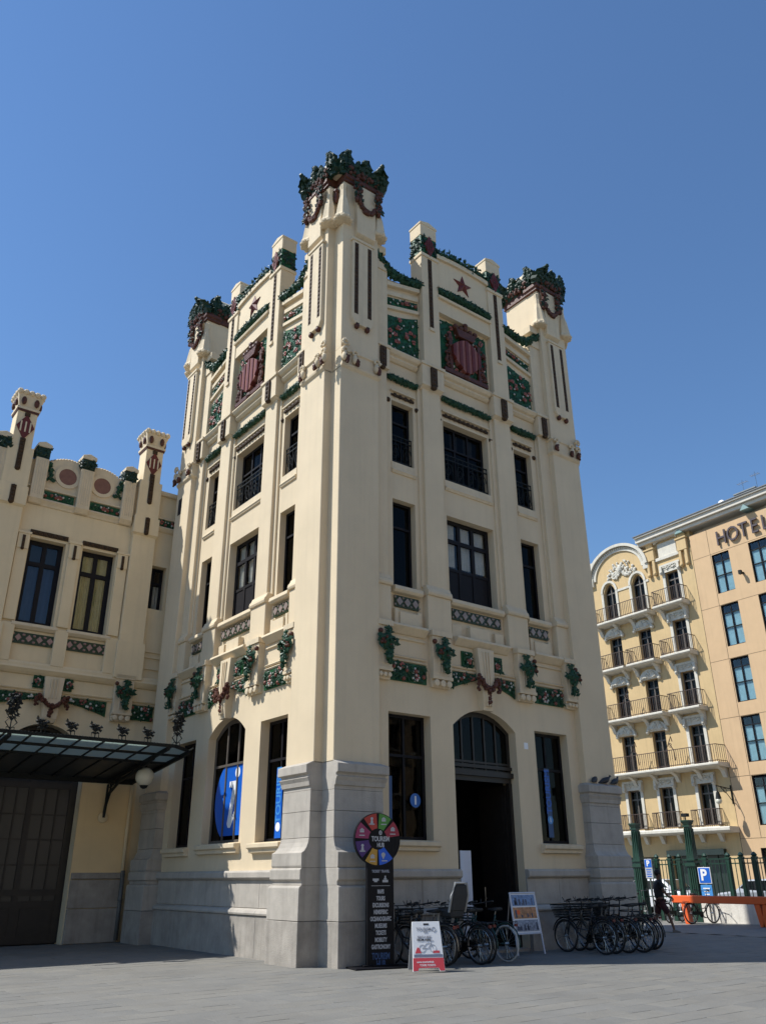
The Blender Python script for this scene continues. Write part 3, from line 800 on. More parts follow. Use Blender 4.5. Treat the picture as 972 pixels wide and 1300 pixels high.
# ledge blocks and dark strips on the pilasters at that height
q = MB(); q.box(3.10, 3.92, .06, .36, 14.42, 15.16); q.box(3.06, 3.96, .02, .36, 15.10, 15.2)
q.prism([(.36, 14.30), (.2, 14.34), (.06, 14.43), (.36, 14.43)], 3.12, 3.90, 'x')
t = MB(); t.box(3.40, 3.62, 0.0, .06, 14.46, 15.06); t.ball((3.51, .06, 14.42), .11, 8, 5, (1, .8, .8))
for k in range(4): t.ball((3.51, .0, 14.54+k*.15), .07, 6, 4, (1, .5, 1))
place('ledge_block', q.mesh('ledge_block', CREAM2, bevel=.008), 'RL', True, [('dark_strip', t.mesh('dark_strip', DTILE))])
q = MB(); q.box(PW-.02, 1.93, .08, .36, 14.42, 15.16); q.box(PW-.02, 1.97, .04, .36, 15.10, 15.2)
t = MB(); t.box(1.58, 1.78, 0.02, .08, 14.46, 15.06); t.ball((1.68, .08, 14.42), .10, 8, 5, (1, .8, .8))
for k in range(4): t.ball((1.68, .02, 14.54+k*.15), .065, 6, 4, (1, .5, 1))
place('ledge_block', q.mesh('ledge_block', CREAM2, bevel=.008), 'RL', True, [('dark_strip', t.mesh('dark_strip', DTILE))])

# --- attic: side bays
def top1(s): return 16.44+.34*((s-1.95)/1.2)**1.6
def coping_z(s): return 18.30-.50*min(1, (s-1.5)/.55)**.8+.16*max(0, (s-2.0)/1.2)
q = MB()
n = 14; pts = [(PW-.02, 15.2), (3.3, 15.2)]+[(PW-.02+(3.3-PW+.02)*k/n, coping_z(max(1.5, PW-.02+(3.3-PW+.02)*k/n))-.06) for k in range(n, -1, -1)]
q.prism(pts, AD, .55)
place('attic_wall', q.mesh('attic_wall', CREAM), 'RL', True)
q = MB(); q.box(PW-.02, 1.93, .16, AD+.01, 15.2, 17.9)        # pilaster strip beside the pier
q.prism([(1.93, 17.12), (3.16, 17.40), (3.16, 17.55), (1.93, 17.27)], .22, AD+.01)
q.prism([(1.93, 16.62), (3.16, 16.92), (3.16, 17.04), (1.93, 16.74)], .20, AD+.01)
q.prism([(1.93, 17.42), (3.16, 17.7), (3.16, 17.84), (1.93, 17.56)], .15, AD+.01)
place('attic_moulding', q.mesh('attic_moulding', CREAM2, bevel=.008), 'RL', True)
q = MB(); q.box(PW-.02, 1.90, .12, .6, 17.85, 18.18); q.box(PW-.02, 1.86, .12, .6, 18.45, 18.72)
place('parapet_block', q.mesh('parapet_block', CREAM2, bevel=.01), 'RL', True)
add_ceramic('RL', True, 1.99, 3.14, 15.27, top1, .26, 11, 170, 5, 9, 14)
add_ceramic('RL', True, 1.99, 3.14, lambda s: 16.80+.28*(s-1.95)/1.2, lambda s: 17.06+.28*(s-1.95)/1.2, .255, 12, 50, 5, 2, 6, relief=.04)
lb = leaf_band([(1.5, .2, 18.34), (1.74, .2, 18.20), (2.0, .2, 17.98), (2.3, .2, 17.88), (2.7, .2, 17.92), (3.2, .2, 18.02)], .15, 21, 230, lsize=.13)
for k in range(11): lb.ball((2.1+k*.105, .2, 17.9+.012*k), .075, 6, 4)
for o in place('leaf_garland', lb.mesh('leaf_garland', LEAF, recalc=False), 'RL', True): o['kind'] = 'stuff'
# --- attic: centre gable
def gz(s): return 19.44+.07*(1-((s-TW/2)/1.1)**2)
q = MB(); n = 10
pts = [(3.8, 15.2), (TW-3.8, 15.2)]+[(3.8+(TW-7.6)*k/n, gz(3.8+(TW-7.6)*k/n)) for k in range(n, -1, -1)]
q.prism(pts, .27, .62)
q.box(3.83, TW-3.83, .10, .28, 17.30, 17.82)
pts = [(3.83, 18.30), (TW-3.83, 18.30)]+[(3.83+(TW-7.66)*k/n, gz(3.83+(TW-7.66)*k/n)-.1) for k in range(n, -1, -1)]
q.prism(pts, .12, .28)
place('gable_wall', q.mesh('gable_wall', CREAM), 'RL')
q = MB(); q.prism([(.28, 17.80), (.02, 17.80), (.0, 17.87), (.06, 17.92), (.28, 17.98)], 3.82, TW-3.82, 'x')
pa = [(3.83+(TW-7.66)*k/n) for k in range(n+1)]
q.prism([(s, gz(s)-.10) for s in pa]+[(s, gz(s)+.06) for s in reversed(pa)], .04, .5)
place('gable_moulding', q.mesh('gable_moulding', CREAM2, bevel=.006), 'RL')
lb = leaf_band([(3.86, .10, 18.08), (TW/2, .08, 18.14), (TW-3.86, .10, 18.08)], .15, 31, 320, lsize=.095)
for o in place('leaf_garland', lb.mesh('leaf_garland', LEAF, recalc=False), 'RL'): o['kind'] = 'stuff'
lb = MB(); rnd = random.Random(5)
for k in range(13):
    s = 3.95+(TW-7.9)*k/12; lb.ball((s, .16, gz(s)+.15), .115, 7, 5, (1, .9, 1.25))
    for j in range(16): lb.leaf((s+rnd.uniform(-.09, .09), .10+rnd.uniform(-.07, .12), gz(s)+.12+rnd.uniform(-.08, .18)), (rnd.uniform(-1, 1), -1, rnd.uniform(-.3, 1)), .12, rnd)
for o in place('leaf_garland', lb.mesh('leaf_garland', LEAF, recalc=False), 'RL'): o['kind'] = 'stuff'
st = MB(); ro = .40; pts = []
for k in range(10):
    a = PI/2+2*PI*k/10; r_ = ro if k % 2 == 0 else ro*.42; pts.append((TW/2+r_*math.cos(a), 18.80+r_*math.sin(a)))
o_ = len(st.v)
st.v += [(TW/2, .0, 18.80)]+[(p[0], .10, p[1]) for p in pts]
for k in range(10): st.f.append((0, 1+k, 1+(k+1) % 10)); st.mi.append(0)
st.prism(pts, .10, .14)
place('star', st.mesh('star', MAROON), 'RL')
# coat of arms: ceramic ground, maroon frame, lozenge with stripes, crown on top
add_ceramic('RL', False, 3.96, TW-3.96, 15.27, lambda s: 17.16+.06*(1-((s-TW/2)/1.0)**2), .24, 41, 240, 8, 20, 30)
c = TW/2
fr = MB()
for x in (4.27, TW-4.27-.14): fr.box(x, x+.14, .14, .25, 15.30, 16.75)
fr.box(4.05, TW-4.05, .12, .25, 15.29, 15.44)
fr.ball((c, .16, 15.36), .14, 8, 5, (1.3, .7, .8))
fr.prism([(c-.42, 17.0), (c+.42, 17.0), (c+.30, 16.72), (c-.30, 16.72)], .06, .25)
for k in range(5): fr.ball((c-.40+.2*k, .12, 17.06+(.05 if k == 2 else 0)), .10, 8, 5)
fr.ball((c, .1, 17.24), .09, 8, 5)
place('arms_frame', fr.mesh('arms_frame', BROWN, bevel=.01))
sh = MB(); pk = MB()
NS = 9; hw = .57
def shz(x): t = abs(x)/hw; return (15.46+.50*t**1.3, 16.68-.36*t**1.5)
for k in range(NS):
    x0 = -hw+2*hw*k/NS; x1 = x0+2*hw/NS; (a0, b0), (a1, b1) = shz(x0), shz(x1)
    tgt = sh if k % 2 == 0 else pk
    tgt.prism([(c+x0, a0), (c+x1, a1), (c+x1, b1), (c+x0, b0)], .05 if k % 2 == 0 else .08, .24)
place('shield', sh.mesh('shield', MAROON, bevel=.012), 'RL', False, [('shield_stripes', pk.mesh('shield_stripes', mat('dull_rose_ceramic', (.25, .085, .06), .5, .2, 8)))])
lb = MB()
for x in (c-.72, c+.72):
    for j in range(26): lb.ball((x+rnd.uniform(-.10, .10), .14, rnd.uniform(15.5, 16.6)), rnd.uniform(.035, .06), 6, 4)
place('fruit_festoon', lb.mesh('fruit_festoon', BROWN))
# posts beside the gable
q = MB(); q.box(3.20, 3.85, .07, .60, 15.2, 19.20); q.box(3.17, 3.88, .03, .63, 19.14, 19.26); q.box(3.20, 3.85, .07, .60, 19.98, 20.5)
q.prism([(3.18, 20.42), (3.87, 20.42), (3.87, 20.50), (3.525, 20.60), (3.18, 20.50)], .05, .62)
place('gable_post', q.mesh('gable_post', CREAM, bevel=.012), 'RL', True)
q = MB(); q.box(3.215, 3.835, .085, .585, 19.26, 19.98)
lz = MB(); lz.prism([(3.32, 19.62), (3.525, 19.2), (3.73, 19.62), (3.525, 20.02)], .02, .09)
for k in range(3): lz.prism([(3.42+.09*k-.012, 19.42), (3.42+.09*k+.012, 19.42), (3.42+.09*k+.012, 19.8), (3.42+.09*k-.012, 19.8)], .005, .03)
lf = MB()
for k in range(90):
    if k % 2: p = (rnd.uniform(3.22, 3.83), .08, rnd.uniform(19.3, 19.95)); nn = (0, -1, 0)
    else: p = (3.21, rnd.uniform(.1, .58), rnd.uniform(19.3, 19.95)); nn = (-1, 0, 0)
    lf.leaf(p, nn, .11, rnd)
for o in place('ceramic_band', q.mesh('ceramic_band', GTILE), 'RL', True, [('lozenge', lz.mesh('lozenge', MAROON)), ('leaves', lf.mesh('leaves', LEAF2, recalc=False))]):
    o.children[1]['kind'] = 'stuff'
q = MB(); q.box(3.455, 3.60, .055, .08, 16.52, 19.10)
for k in range(17): q.ball((3.5275, .055, 16.62+k*.15), .055, 6, 4, (1, .6, 1))
pk = MB(); pk.box(3.43, 3.62, .02, .08, 16.40, 16.5)
place('bead_strip', q.mesh('bead_strip', DTILE), 'RL', True, [('strip_foot', pk.mesh('strip_foot', CREAM2))])

# --- the frieze between ground floor and first floor
for a, b, sm in ((PW-.02, 3.02, True), (3.98, TW-3.98, False)):
    q = MB()
    q.prism([(GD+.02, 7.2), (.02, 7.2), (0.0, 7.14), (.06, 7.08), (.10, 7.04), (GD-.04, 6.98), (GD+.02, 6.98)], a, b, 'x')
    if sm: q.prism([(GD+.02, 6.90), (GD-.05, 6.90), (GD-.05, 6.86), (GD+.02, 6.84)], a, b, 'x')
    place('frieze_ledge', q.mesh('frieze_ledge', CREAM2, bevel=.006), 'RL', sm)
q = MB()
for z in (6.31, 6.40): q.prism([(GD+.02, z), (GD-.05, z), (GD-.07, z+.03), (GD-.03, z+.06), (GD+.02, z+.07)], 1.86, 3.02, 'x')
place('frieze_moulding', q.mesh('frieze_moulding', CREAM2), 'RL', True)
q = MB()
for z in (6.31, 6.40): q.prism([(GD+.02, z), (GD-.05, z), (GD-.07, z+.03), (GD-.03, z+.06), (GD+.02, z+.07)], 3.78, 4.66, 'x')
place('frieze_moulding', q.mesh('frieze_moulding', CREAM2), 'RL', True)
add_ceramic('RL', True, 1.92, 3.02, 5.83, 6.29, .16, 51, 170, 5, 2, 14, lsize=.08, relief=.05)
add_ceramic('RL', True, 3.80, 4.66, lambda s: 5.84+.30*((s-3.8)/.86)**.8, 6.29, .16, 52, 110, 3, 1, 11, lsize=.08, relief=.05)
add_ceramic('RL', True, 4.22, 4.58, 6.44, 6.86, .155, 53, 40, 1, 1, 4, lsize=.09, relief=.06)
# pilaster feet: fluted blocks with a bunch of orange leaves over a corbel with three drums
def bracket(a, b):
    q = MB(); q.box(a, b, .02, GD+.02, 6.05, 7.06); q.box(a-.03, b+.03, -.02, GD+.02, 7.06, 7.20)
    for k in range(4): q.box(a+(b-a)*(.3+.13*k), a+(b-a)*(.3+.13*k)+.03, .0, .03, 6.15, 7.04)
    q.box(a-.02, b+.02, 0, GD+.02, 5.99, 6.07)
    n = 3
    for k in range(n):
        x = a+(b-a)*(k+.5)/n; q.lathe([(.02, 0), ((b-a)*.14, .01), ((b-a)*.16, .18)], 10, (x, .0, 5.90), axis='y')
    q.prism([(a, 5.80), (b, 5.80), (b+.02, 6.0), (a-.02, 6.0)], .10, GD+.02)
    l = MB(); rr = random.Random(8); c = (a+b)/2
    for k in range(70):
        t = rr.uniform(0, 2*PI); rad = rr.random()**.6
        l.leaf((c+.27*rad*math.cos(t), -.02-.12*(1-rad*.6), 6.68+.14*rad*math.sin(t)), (math.cos(t)*.6, -1, math.sin(t)*.5+.2), .125, rr)
    for k in range(40):
        l.leaf((c+rr.uniform(-.08, .08), -.04-.08*rr.random(), rr.uniform(6.15, 6.6)), (rr.uniform(-.5, .5), -1, -.3), .12, rr)
    for k in range(18): l.leaf((c+rr.uniform(-.08, .08), -.04, rr.uniform(6.75, 7.0)), (rr.uniform(-.5, .5), -1, .3), .11, rr)
    fr = MB()
    for k in range(5): fr.ball((c+rr.uniform(-.25, .25), -.14, 6.64+rr.uniform(-.12, .12)), .045, 7, 5)
    fr.ball((c-(b-a)/2+.02, -.03, 6.90), .065, 7, 5)
    return q.mesh('bracket', CREAM2, bevel=.006), [('leaf_bunch', l.mesh('leaf_bunch', LEAF, recalc=False)), ('fruit', fr.mesh('fruit', BROWN, smooth=True))]
for a, b in ((3.14, 3.74), (PW+.0, 1.86)):
    me, subs = bracket(a, b)
    for o in place('bracket', me, 'RL', True, subs): o.children[0]['kind'] = 'stuff'
# keystone with a garland
q = MB()
q.loft([[(c-.29, .02, 6.98), (c+.29, .02, 6.98), (c+.29, GD+.02, 6.98), (c-.29, GD+.02, 6.98)], [(c-.25, .0, 6.4), (c+.25, .0, 6.4), (c+.25, GD+.02, 6.4), (c-.25, GD+.02, 6.4)],
        [(c-.20, -.02, 5.75), (c+.20, -.02, 5.75), (c+.20, GD+.02, 5.75), (c-.20, GD+.02, 5.75)], [(c-.17, .04, 5.40), (c+.17, .04, 5.40), (c+.17, GD+.02, 5.40), (c-.17, GD+.02, 5.40)]])
for k in range(-1, 2): q.loft([[(c+k*.1-.02, -.02, 6.9), (c+k*.1+.02, -.02, 6.9), (c+k*.1+.02, .03, 6.9), (c+k*.1-.02, .03, 6.9)], [(c+k*.07-.018, -.045, 5.5), (c+k*.07+.018, -.045, 5.5), (c+k*.07+.018, .03, 5.5), (c+k*.07-.018, .03, 5.5)]])
g_ = MB(); rr = random.Random(4)
for k in range(60):
    t = k/59; x = -.34+.68*t; z = 6.22-.30*math.sin(PI*t)
    g_.ball((c+x+rr.uniform(-.03, .03), -.06+rr.uniform(-.04, .04), z+rr.uniform(-.05, .05)), rr.uniform(.035, .06), 6, 4)
for sx in (-.36, .36, 0):
    for k in range(12): g_.ball((c+sx+rr.uniform(-.04, .04), -.03, (6.2 if sx else 5.9)-rr.uniform(0, .32)), rr.uniform(.03, .055), 6, 4)
place('keystone', q.mesh('keystone', CREAM2, bevel=.006), 'RL', False, [('fruit_garland', g_.mesh('fruit_garland', BROWN))])
# little enamel number plate beside the door
q = MB(); q.box(6.30, 6.44, GD-.012, GD+.002, 4.60, 4.76)
o = link('number_plate', q.mesh('number_plate', WPLAST), tower)
# ---------------------------------------------------------------- the lower wing left of the tower
WV = 9.95                                       # plane of its wall; it faces the same way as the tower's shaded side
wing = thing('station_wing', 'lower two storey cream station wing left of the tower behind the glass canopy', 'building', (-3, WV, 0))
WB = Matrix.Translation((-wing.location.x, 0, 0)) @ Matrix.Translation((0, 0, 0))
WBASE = Matrix.Translation((3, -WV, 0))         # wing parts are written in world x, depth y and height
WMIR = Matrix(((-1,0,0,-5.96),(0,1,0,0),(0,0,1,0),(0,0,0,1)))   # mirror about its middle at x = -2.98
def wpart(name, me, sym=False, subs=(), stuff=False, rep=()):
    out = []
    for M in ((I4, WMIR) if sym else (I4,)):
        for dx in (0,)+tuple(rep):
            o = link(name, me, wing, WBASE @ Matrix.Translation((dx, 0, 0)) @ M)
            if stuff: o['kind'] = 'stuff'
            for a, b in subs: link(a, b, o)
            out.append(o)
    return out
c2 = -2.98
g = MB()
grid(g, -17.0, 0.34, -0.02, 13.72, [(-4.24, c2-(-4.24-c2)-0.0, -0.02, 5.66), (-4.32, -3.24, 8.48, 11.15), (c2*2+3.24+.0, c2*2+4.32, 8.48, 11.15), (-0.55, 0.10, 9.60, 11.08)], WV, WV+.5)
arch_fill(g, -4.24, -1.72, 4.85, 5.66, WV, WV+.5)
wpart('wall', g.mesh('wall', OCHRE))
for a, b in ((-1.72, -.10), (-17, -4.24)):
    q = MB(); q.box(a, b, WV-.014, WV+.01, 1.58, 5.2); wpart('plaster_panel', q.mesh('plaster_panel', OCHRE_LOW))
q = MB(); q.box(-17, .34, WV+.52, WV+7.5, -.02, 13.3)
wpart('interior_wall', q.mesh('interior_wall', ROOM))
q = MB(); q.box(-17, .30, WV+.05, WV+7.5, 13.31, 13.71)
wpart('roof', q.mesh('roof', CONC))
# windows
add_window('window', (-2.72, -1.64, 8.48, 11.15, WV+.27), 'R', False, curtain=(CURT_Y, [(.1, .44, .02, .7), (.54, .9, .02, .7), (.08, .92, .74, .97)]), cols=2, transoms=(.72,), fw=.14, bar=.13, parent=wing, base=WBASE)
add_window('window', (-4.32, -3.24, 8.48, 11.15, WV+.27), 'R', False, curtain=(BLIND, [(.06, .94, .02, .7)]), cols=2, transoms=(.72,), fw=.14, bar=.13, parent=wing, base=WBASE)
add_window('window', (-.55, .10, 9.60, 11.08, WV+.27), 'R', False, curtain=(CURT, [(.1, .9, .02, .6)]), cols=2, transoms=(.64,), fw=.08, bar=.07, parent=wing, base=WBASE)
for a in (-2.72,):
    b = a+1.08
    t = MB(); t.box(a-.03, b+.03, WV-.05, WV+.02, 11.24, 11.38)
    for k in range(7): t.ball((a+1.08*(k+.5)/7, WV-.055, 11.31), .06, 6, 4, (1.1, .5, 1))
    wpart('head_tiles', t.mesh('head_tiles', DTILE), True)
    q = MB(); q.prism([(WV+.02, 8.47), (WV-.14, 8.45), (WV-.16, 8.36), (WV-.08, 8.28), (WV+.02, 8.26)], a-.12, b+.12, 'x')
    wpart('window_sill', q.mesh('window_sill', CREAM2, bevel=.006), True)
    t = MB(); t.box(a-.12, b+.06, WV-.05, WV+.02, 7.85, 8.18); dm = MB()
    for k in range(4):
        x = a-.12+1.2*(k+.5)/4; dm.prism([(x-.092, 8.015), (x, 7.91), (x+.092, 8.015), (x, 8.12)], WV-.075, WV-.04)
        for sx in (-.14, .14):
            for z in (7.92, 8.11): dm.ball((x+sx, WV-.05, z), .035, 6, 4)
    wpart('tile_panel', t.mesh('tile_panel', OLIVE), True, [('lozenge_tiles', dm.mesh('lozenge_tiles', mat('faded_pink_tile', (.36, .22, .19), .45, .3, 7, spec=.35)))])
# slim strips between the windows with hanging tile pendants
q = MB(); t = MB()
for x in (-4.52, -2.98, -1.44):
    q.box(x-.17, x+.17, WV-.07, WV+.02, 8.5, 10.72); q.box(x-.21, x+.21, WV-.12, WV+.02, 11.18, 11.26); q.box(x-.17, x+.17, WV-.10, WV+.02, 10.70, 11.18)
    q.box(x-.19, x+.19, WV-.14, WV+.02, 7.3, 8.40)
    t.box(x-.04, x+.04, WV-.135, WV-.1, 10.72, 11.12); t.ball((x, WV-.11, 10.7), .055, 7, 5)
wpart('window_strip', q.mesh('window_strip', OCHRE, bevel=.01), False, [('pendant', t.mesh('pendant', DTILE))])
# big pilasters that end in pillars above the parapet
q = MB(); q.box(-1.24, -.46, WV-.17, WV+.02, 7.2, 12.0); q.prism([(WV+.02, 11.9), (WV-.17, 11.95), (WV-.26, 12.02), (WV+.02, 12.02)], -1.26, -.44, 'x')
q.box(-1.28, -.42, WV-.26, WV+.02, 12.0, 12.62); q.box(-1.24, -.46, WV-.22, WV+.45, 12.6, 13.95); q.box(-1.15, -.55, WV-.20, WV+.42, 13.9, 15.16)
q.box(-1.30, -.40, WV-.22, WV+.02, 7.2, 8.35)
wpart('pilaster', q.mesh('pilaster', OCHRE, bevel=.012), True)
t = MB(); t.box(-.92, -.77, WV-.29, WV-.24, 12.06, 12.58); t.ball((-.845, WV-.26, 12.05), .09, 7, 5)
for k in range(4): t.ball((-.845, WV-.29, 12.15+k*.13), .06, 6, 4, (1, .5, 1))
wpart('pendant', t.mesh('pendant', DTILE), True)
q = MB(); q.box(-1.20, -.50, WV-.25, WV+.47, 15.22, 15.30)
q.loft([[(-1.15, WV-.2, 15.3), (-.55, WV-.2, 15.3), (-.55, WV+.42, 15.3), (-1.15, WV+.42, 15.3)], [(-1.25, WV-.3, 15.78), (-.45, WV-.3, 15.78), (-.45, WV+.52, 15.78), (-1.25, WV+.52, 15.78)]])
for k in range(5):
    for y in (WV-.28, WV+.5): q.ball((-1.2+.175*k, y, 15.80), .10, 7, 5)
for k in range(1, 4):
    for x in (-1.22, -.48): q.ball((x, WV-.28+.2*k, 15.80), .10, 7, 5)
t = MB(); t.box(-1.18, -.52, WV-.235, WV+.45, 15.15, 15.225)
for x in (-1.05, -.66): t.ball((x, WV-.27, 15.50), .09, 8, 5, (.9, .6, 1.7)); 
for y in (WV-.05, WV+.3): t.ball((-1.22, y, 15.5), .09, 8, 5, (.6, .9, 1.7)); t.ball((-.48, y, 15.5), .09, 8, 5, (.6, .9, 1.7))
wpart('pillar_crown', q.mesh('pillar_crown', CREAM2), True, [('dark_tiles', t.mesh('dark_tiles', BROWN))])
lz = MB(); lz.prism([(-1.12, 14.62), (-.85, 14.18), (-.58, 14.62), (-.85, 15.06)], WV-.235, WV-.19)
ls = MB()
for k in range(3): ls.prism([(-.99+.14*k-.022, 14.44), (-.99+.14*k+.022, 14.44), (-.99+.14*k+.022, 14.80), (-.99+.14*k-.022, 14.80)], WV-.25, WV-.2)
wpart('lozenge', lz.mesh('lozenge', MAROON), True, [('lozenge_stripes', ls.mesh('lozenge_stripes', CREAM2))])
t = MB(); t.box(-.93, -.77, WV-.245, WV-.2, 13.2, 14.22); t.box(-.93, -.77, WV-.242, WV-.19, 15.0, 15.12)
for k in range(8): t.ball((-.85, WV-.245, 13.27+k*.125), .06, 6, 4, (1, .5, 1))
t.ball((-.85, WV-.22, 13.18), .09, 7, 5)
wpart('bead_strip', t.mesh('bead_strip', DTILE), True)
# parapet: ledge, ceramic strip, scrolled walls with discs, short ribbed posts
q = MB(); q.prism([(WV+.02, 12.46), (WV-.10, 12.44), (WV-.14, 12.38), (WV-.06, 12.28), (WV-.04, 12.22), (WV+.02, 12.20)], -4.7, -1.3, 'x')
q.prism([(WV+.02, 12.84), (WV-.10, 12.82), (WV-.10, 12.76), (WV+.02, 12.74)], -4.7, -1.3, 'x')
q.prism([(WV+.02, 12.50), (WV-.10, 12.48), (WV-.14, 12.42), (WV-.06, 12.32), (WV+.02, 12.28)], -.42, .3, 'x'); q.prism([(WV+.02, 12.84), (WV-.08, 12.82), (WV-.08, 12.76), (WV+.02, 12.74)], -.42, .3, 'x')
q.prism([(WV-.10, 13.62), (WV-.13, 13.68), (WV-.13, 13.76), (WV+.4, 13.76), (WV+.4, 13.73), (WV-.03, 13.73), (WV-.02, 13.62)], -.44, .3, 'x')
wpart('parapet_moulding', q.mesh('parapet_moulding', CREAM2, bevel=.006))
def wceram(sym, *a, **k):
    me, subs = ceramic(*a, **k)
    for o in wpart('ceramic_panel', me, sym, subs):
        for ch in o.children: ch['kind'] = 'stuff'
wceram(True, -2.72, -1.68, 12.47, 12.73, WV-.06, 61, 50, 5, 1, 7)
wceram(False, -.40, .28, 12.51, 12.74, WV-.05, 62, 34, 3, 1, 5)
q = MB(); n = 14
def sc(x): t = (x+2.78)/1.1; return 13.95-.42*max(0, t-.25)**1.5+.06*math.sin(3*t)
q.prism([(-2.80, 13.6), (-1.66, 12.9)]+[(-2.80+1.14*k/n, sc(-2.80+1.14*k/n)) for k in range(n, -1, -1)], WV-.03, WV+.28)
q.prism([(-2.80, 12.8), (-1.66, 12.8), (-1.66, 13.1), (-2.80, 13.62)], WV-.028, WV+.275)
ring = []
for rr_, dy in ((.40, .04), (.33, .07)):
    for k in range(24):
        a = 2*PI*k/24; b_ = 2*PI*(k+1)/24
        if rr_ > .35: q.prism([(-2.42+rr_*math.cos(a), 13.38+rr_*math.sin(a)), (-2.42+rr_*math.cos(b_), 13.38+rr_*math.sin(b_)), (-2.42+.28*math.cos(b_), 13.38+.28*math.sin(b_)), (-2.42+.28*math.cos(a), 13.38+.28*math.sin(a))], WV-.03-dy, WV)
for k in range(13): q.ball((-2.75+1.05*k/12, WV+.08, sc(-2.75+1.05*k/12)+.01), .06, 6, 4, (1, 2.4, 1))
d_ = MB(); d_.prism([(-2.42+.28*math.cos(2*PI*k/24), 13.38+.28*math.sin(2*PI*k/24)) for k in range(24)], WV-.06, WV)
l_ = MB(); rr = random.Random(9)
for x, z in ((-1.92, 13.22), (-1.80, 13.50)):
    for k in range(14): l_.leaf((x+rr.uniform(-.12, .12), WV-.07, z+rr.uniform(-.12, .12)), (rr.uniform(-.5, .5), -1, 0), .15, rr)
for o in wpart('scroll_parapet', q.mesh('scroll_parapet', CREAM2), True, [('disc', d_.mesh('disc', TERRA)), ('leaves', l_.mesh('leaves', LEAF, recalc=False))]): o.children[1]['kind'] = 'stuff'
for x, w_ in ((-2.98, .21), (-1.55, .20), (-4.41, .20), (-5.60, .2), (-7.1, .2)):
    q = MB(); q.box(x-w_, x+w_, WV-.20, WV+.30, 12.36, 13.75); q.box(x-w_-.02, x+w_+.02, WV-.22, WV+.32, 14.12, 14.24)
    q.prism([(x-w_, 14.22), (x+w_, 14.22), (x+w_, 14.26), (x, 14.33), (x-w_, 14.26)], WV-.2, WV+.3)
    q.prism([(WV+.02, 12.2), (WV-.1, 12.24), (WV-.2, 12.37), (WV+.02, 12.37)], x-w_, x+w_, 'x')
    for k in range(5): q.box(x-w_+.06+.07*k, x-w_+.085+.07*k, WV-.215, WV-.19, 12.5, 13.70)
    t = MB(); t.box(x-w_+.006, x+w_-.006, WV-.19, WV+.29, 13.74, 14.13)
    for k in range(26): t.leaf((x+rr.uniform(-w_, w_), WV-.2, rr.uniform(13.8, 14.08)), (0, -1, 0), .12, rr); t.leaf((x-w_, rr.uniform(WV-.18, WV+.28), rr.uniform(13.8, 14.08)), (-1, 0, 0), .12, rr)
    wpart('parapet_post', q.mesh('parapet_post', CREAM2, bevel=.008), False, [('ceramic_band', t.mesh('ceramic_band', LEAF2, recalc=False))])
# frieze of the wing
q = MB()
q.prism([(WV+.02, 7.2), (WV-.16, 7.2), (WV-.18, 7.14), (WV-.12, 7.06), (WV-.06, 7.0), (WV+.02, 6.98)], -17, .3, 'x')
q.prism([(WV+.02, 7.34), (WV-.10, 7.34), (WV-.13, 7.28), (WV-.13, 7.205), (WV+.02, 7.205)], -17, .3, 'x')
for z in (6.48, 6.56): q.prism([(WV+.02, z), (WV-.05, z), (WV-.07, z+.03), (WV-.03, z+.05), (WV+.02, z+.06)], -2.74, .3, 'x')
for z in (6.48, 6.56): q.prism([(WV+.02, z), (WV-.05, z), (WV-.07, z+.03), (WV-.03, z+.05), (WV+.02, z+.06)], -17, -3.22, 'x')
for z in (7.62, 7.98, 8.16): q.box(-.44, .3, WV-.05, WV+.02, z, z+.07)
wpart('frieze_moulding', q.mesh('frieze_moulding', OCHRE))
wceram(True, -2.68, -1.34, lambda s: 6.02+.34*(max(0, (-1.34-s)/1.34))**.8, 6.46, WV-.05, 63, 120, 4, 1, 12, lsize=.09, relief=.08)
wceram(False, -.62, .14, 6.02, 6.46, WV-.05, 64, 90, 3, 1, 9, lsize=.09, relief=.08)
wceram(True, -2.74, -2.42, 6.64, 7.0, WV-.04, 65, 34, 1, 1, 4, lsize=.09, relief=.06)
me, subs = bracket(-1.18, -.60)
for M in (I4, WMIR):
    o = link('bracket', me, wing, WBASE @ M @ Matrix.Translation((0, WV-.2, .12)))
    for a, b in subs: link(a, b, o)
    o.children[0]['kind'] = 'stuff'
q = MB()
q.loft([[(c2-.28, WV-.18, 6.98), (c2+.28, WV-.18, 6.98), (c2+.28, WV, 6.98), (c2-.28, WV, 6.98)], [(c2-.24, WV-.2, 6.4), (c2+.24, WV-.2, 6.4), (c2+.24, WV, 6.4), (c2-.24, WV, 6.4)],
        [(c2-.20, WV-.2, 5.8), (c2+.20, WV-.2, 5.8), (c2+.20, WV, 5.8), (c2-.20, WV, 5.8)], [(c2-.18, WV-.14, 5.68), (c2+.18, WV-.14, 5.68), (c2+.18, WV, 5.68), (c2-.18, WV, 5.68)]])
for k in range(-1, 2): q.box(c2+k*.09-.018, c2+k*.09+.018, WV-.225, WV-.19, 6.35, 6.92)
g_ = MB()
for k in range(60):
    t = k/59; x = -.40+.80*t; z = 6.42-.30*math.sin(PI*t)
    g_.ball((c2+x+rr.uniform(-.03, .03), WV-.25+rr.uniform(-.04, .04), z+rr.uniform(-.05, .05)), rr.uniform(.035, .06), 6, 4)
for sx in (-.42, .42, 0):
    for k in range(14): g_.ball((c2+sx+rr.uniform(-.05, .05), WV-.22, (6.45 if sx else 6.15)-rr.uniform(0, .36)), rr.uniform(.03, .055), 6, 4)
wpart('keystone', q.mesh('keystone', CREAM2, bevel=.006), False, [('fruit_garland', g_.mesh('fruit_garland', BROWN))])
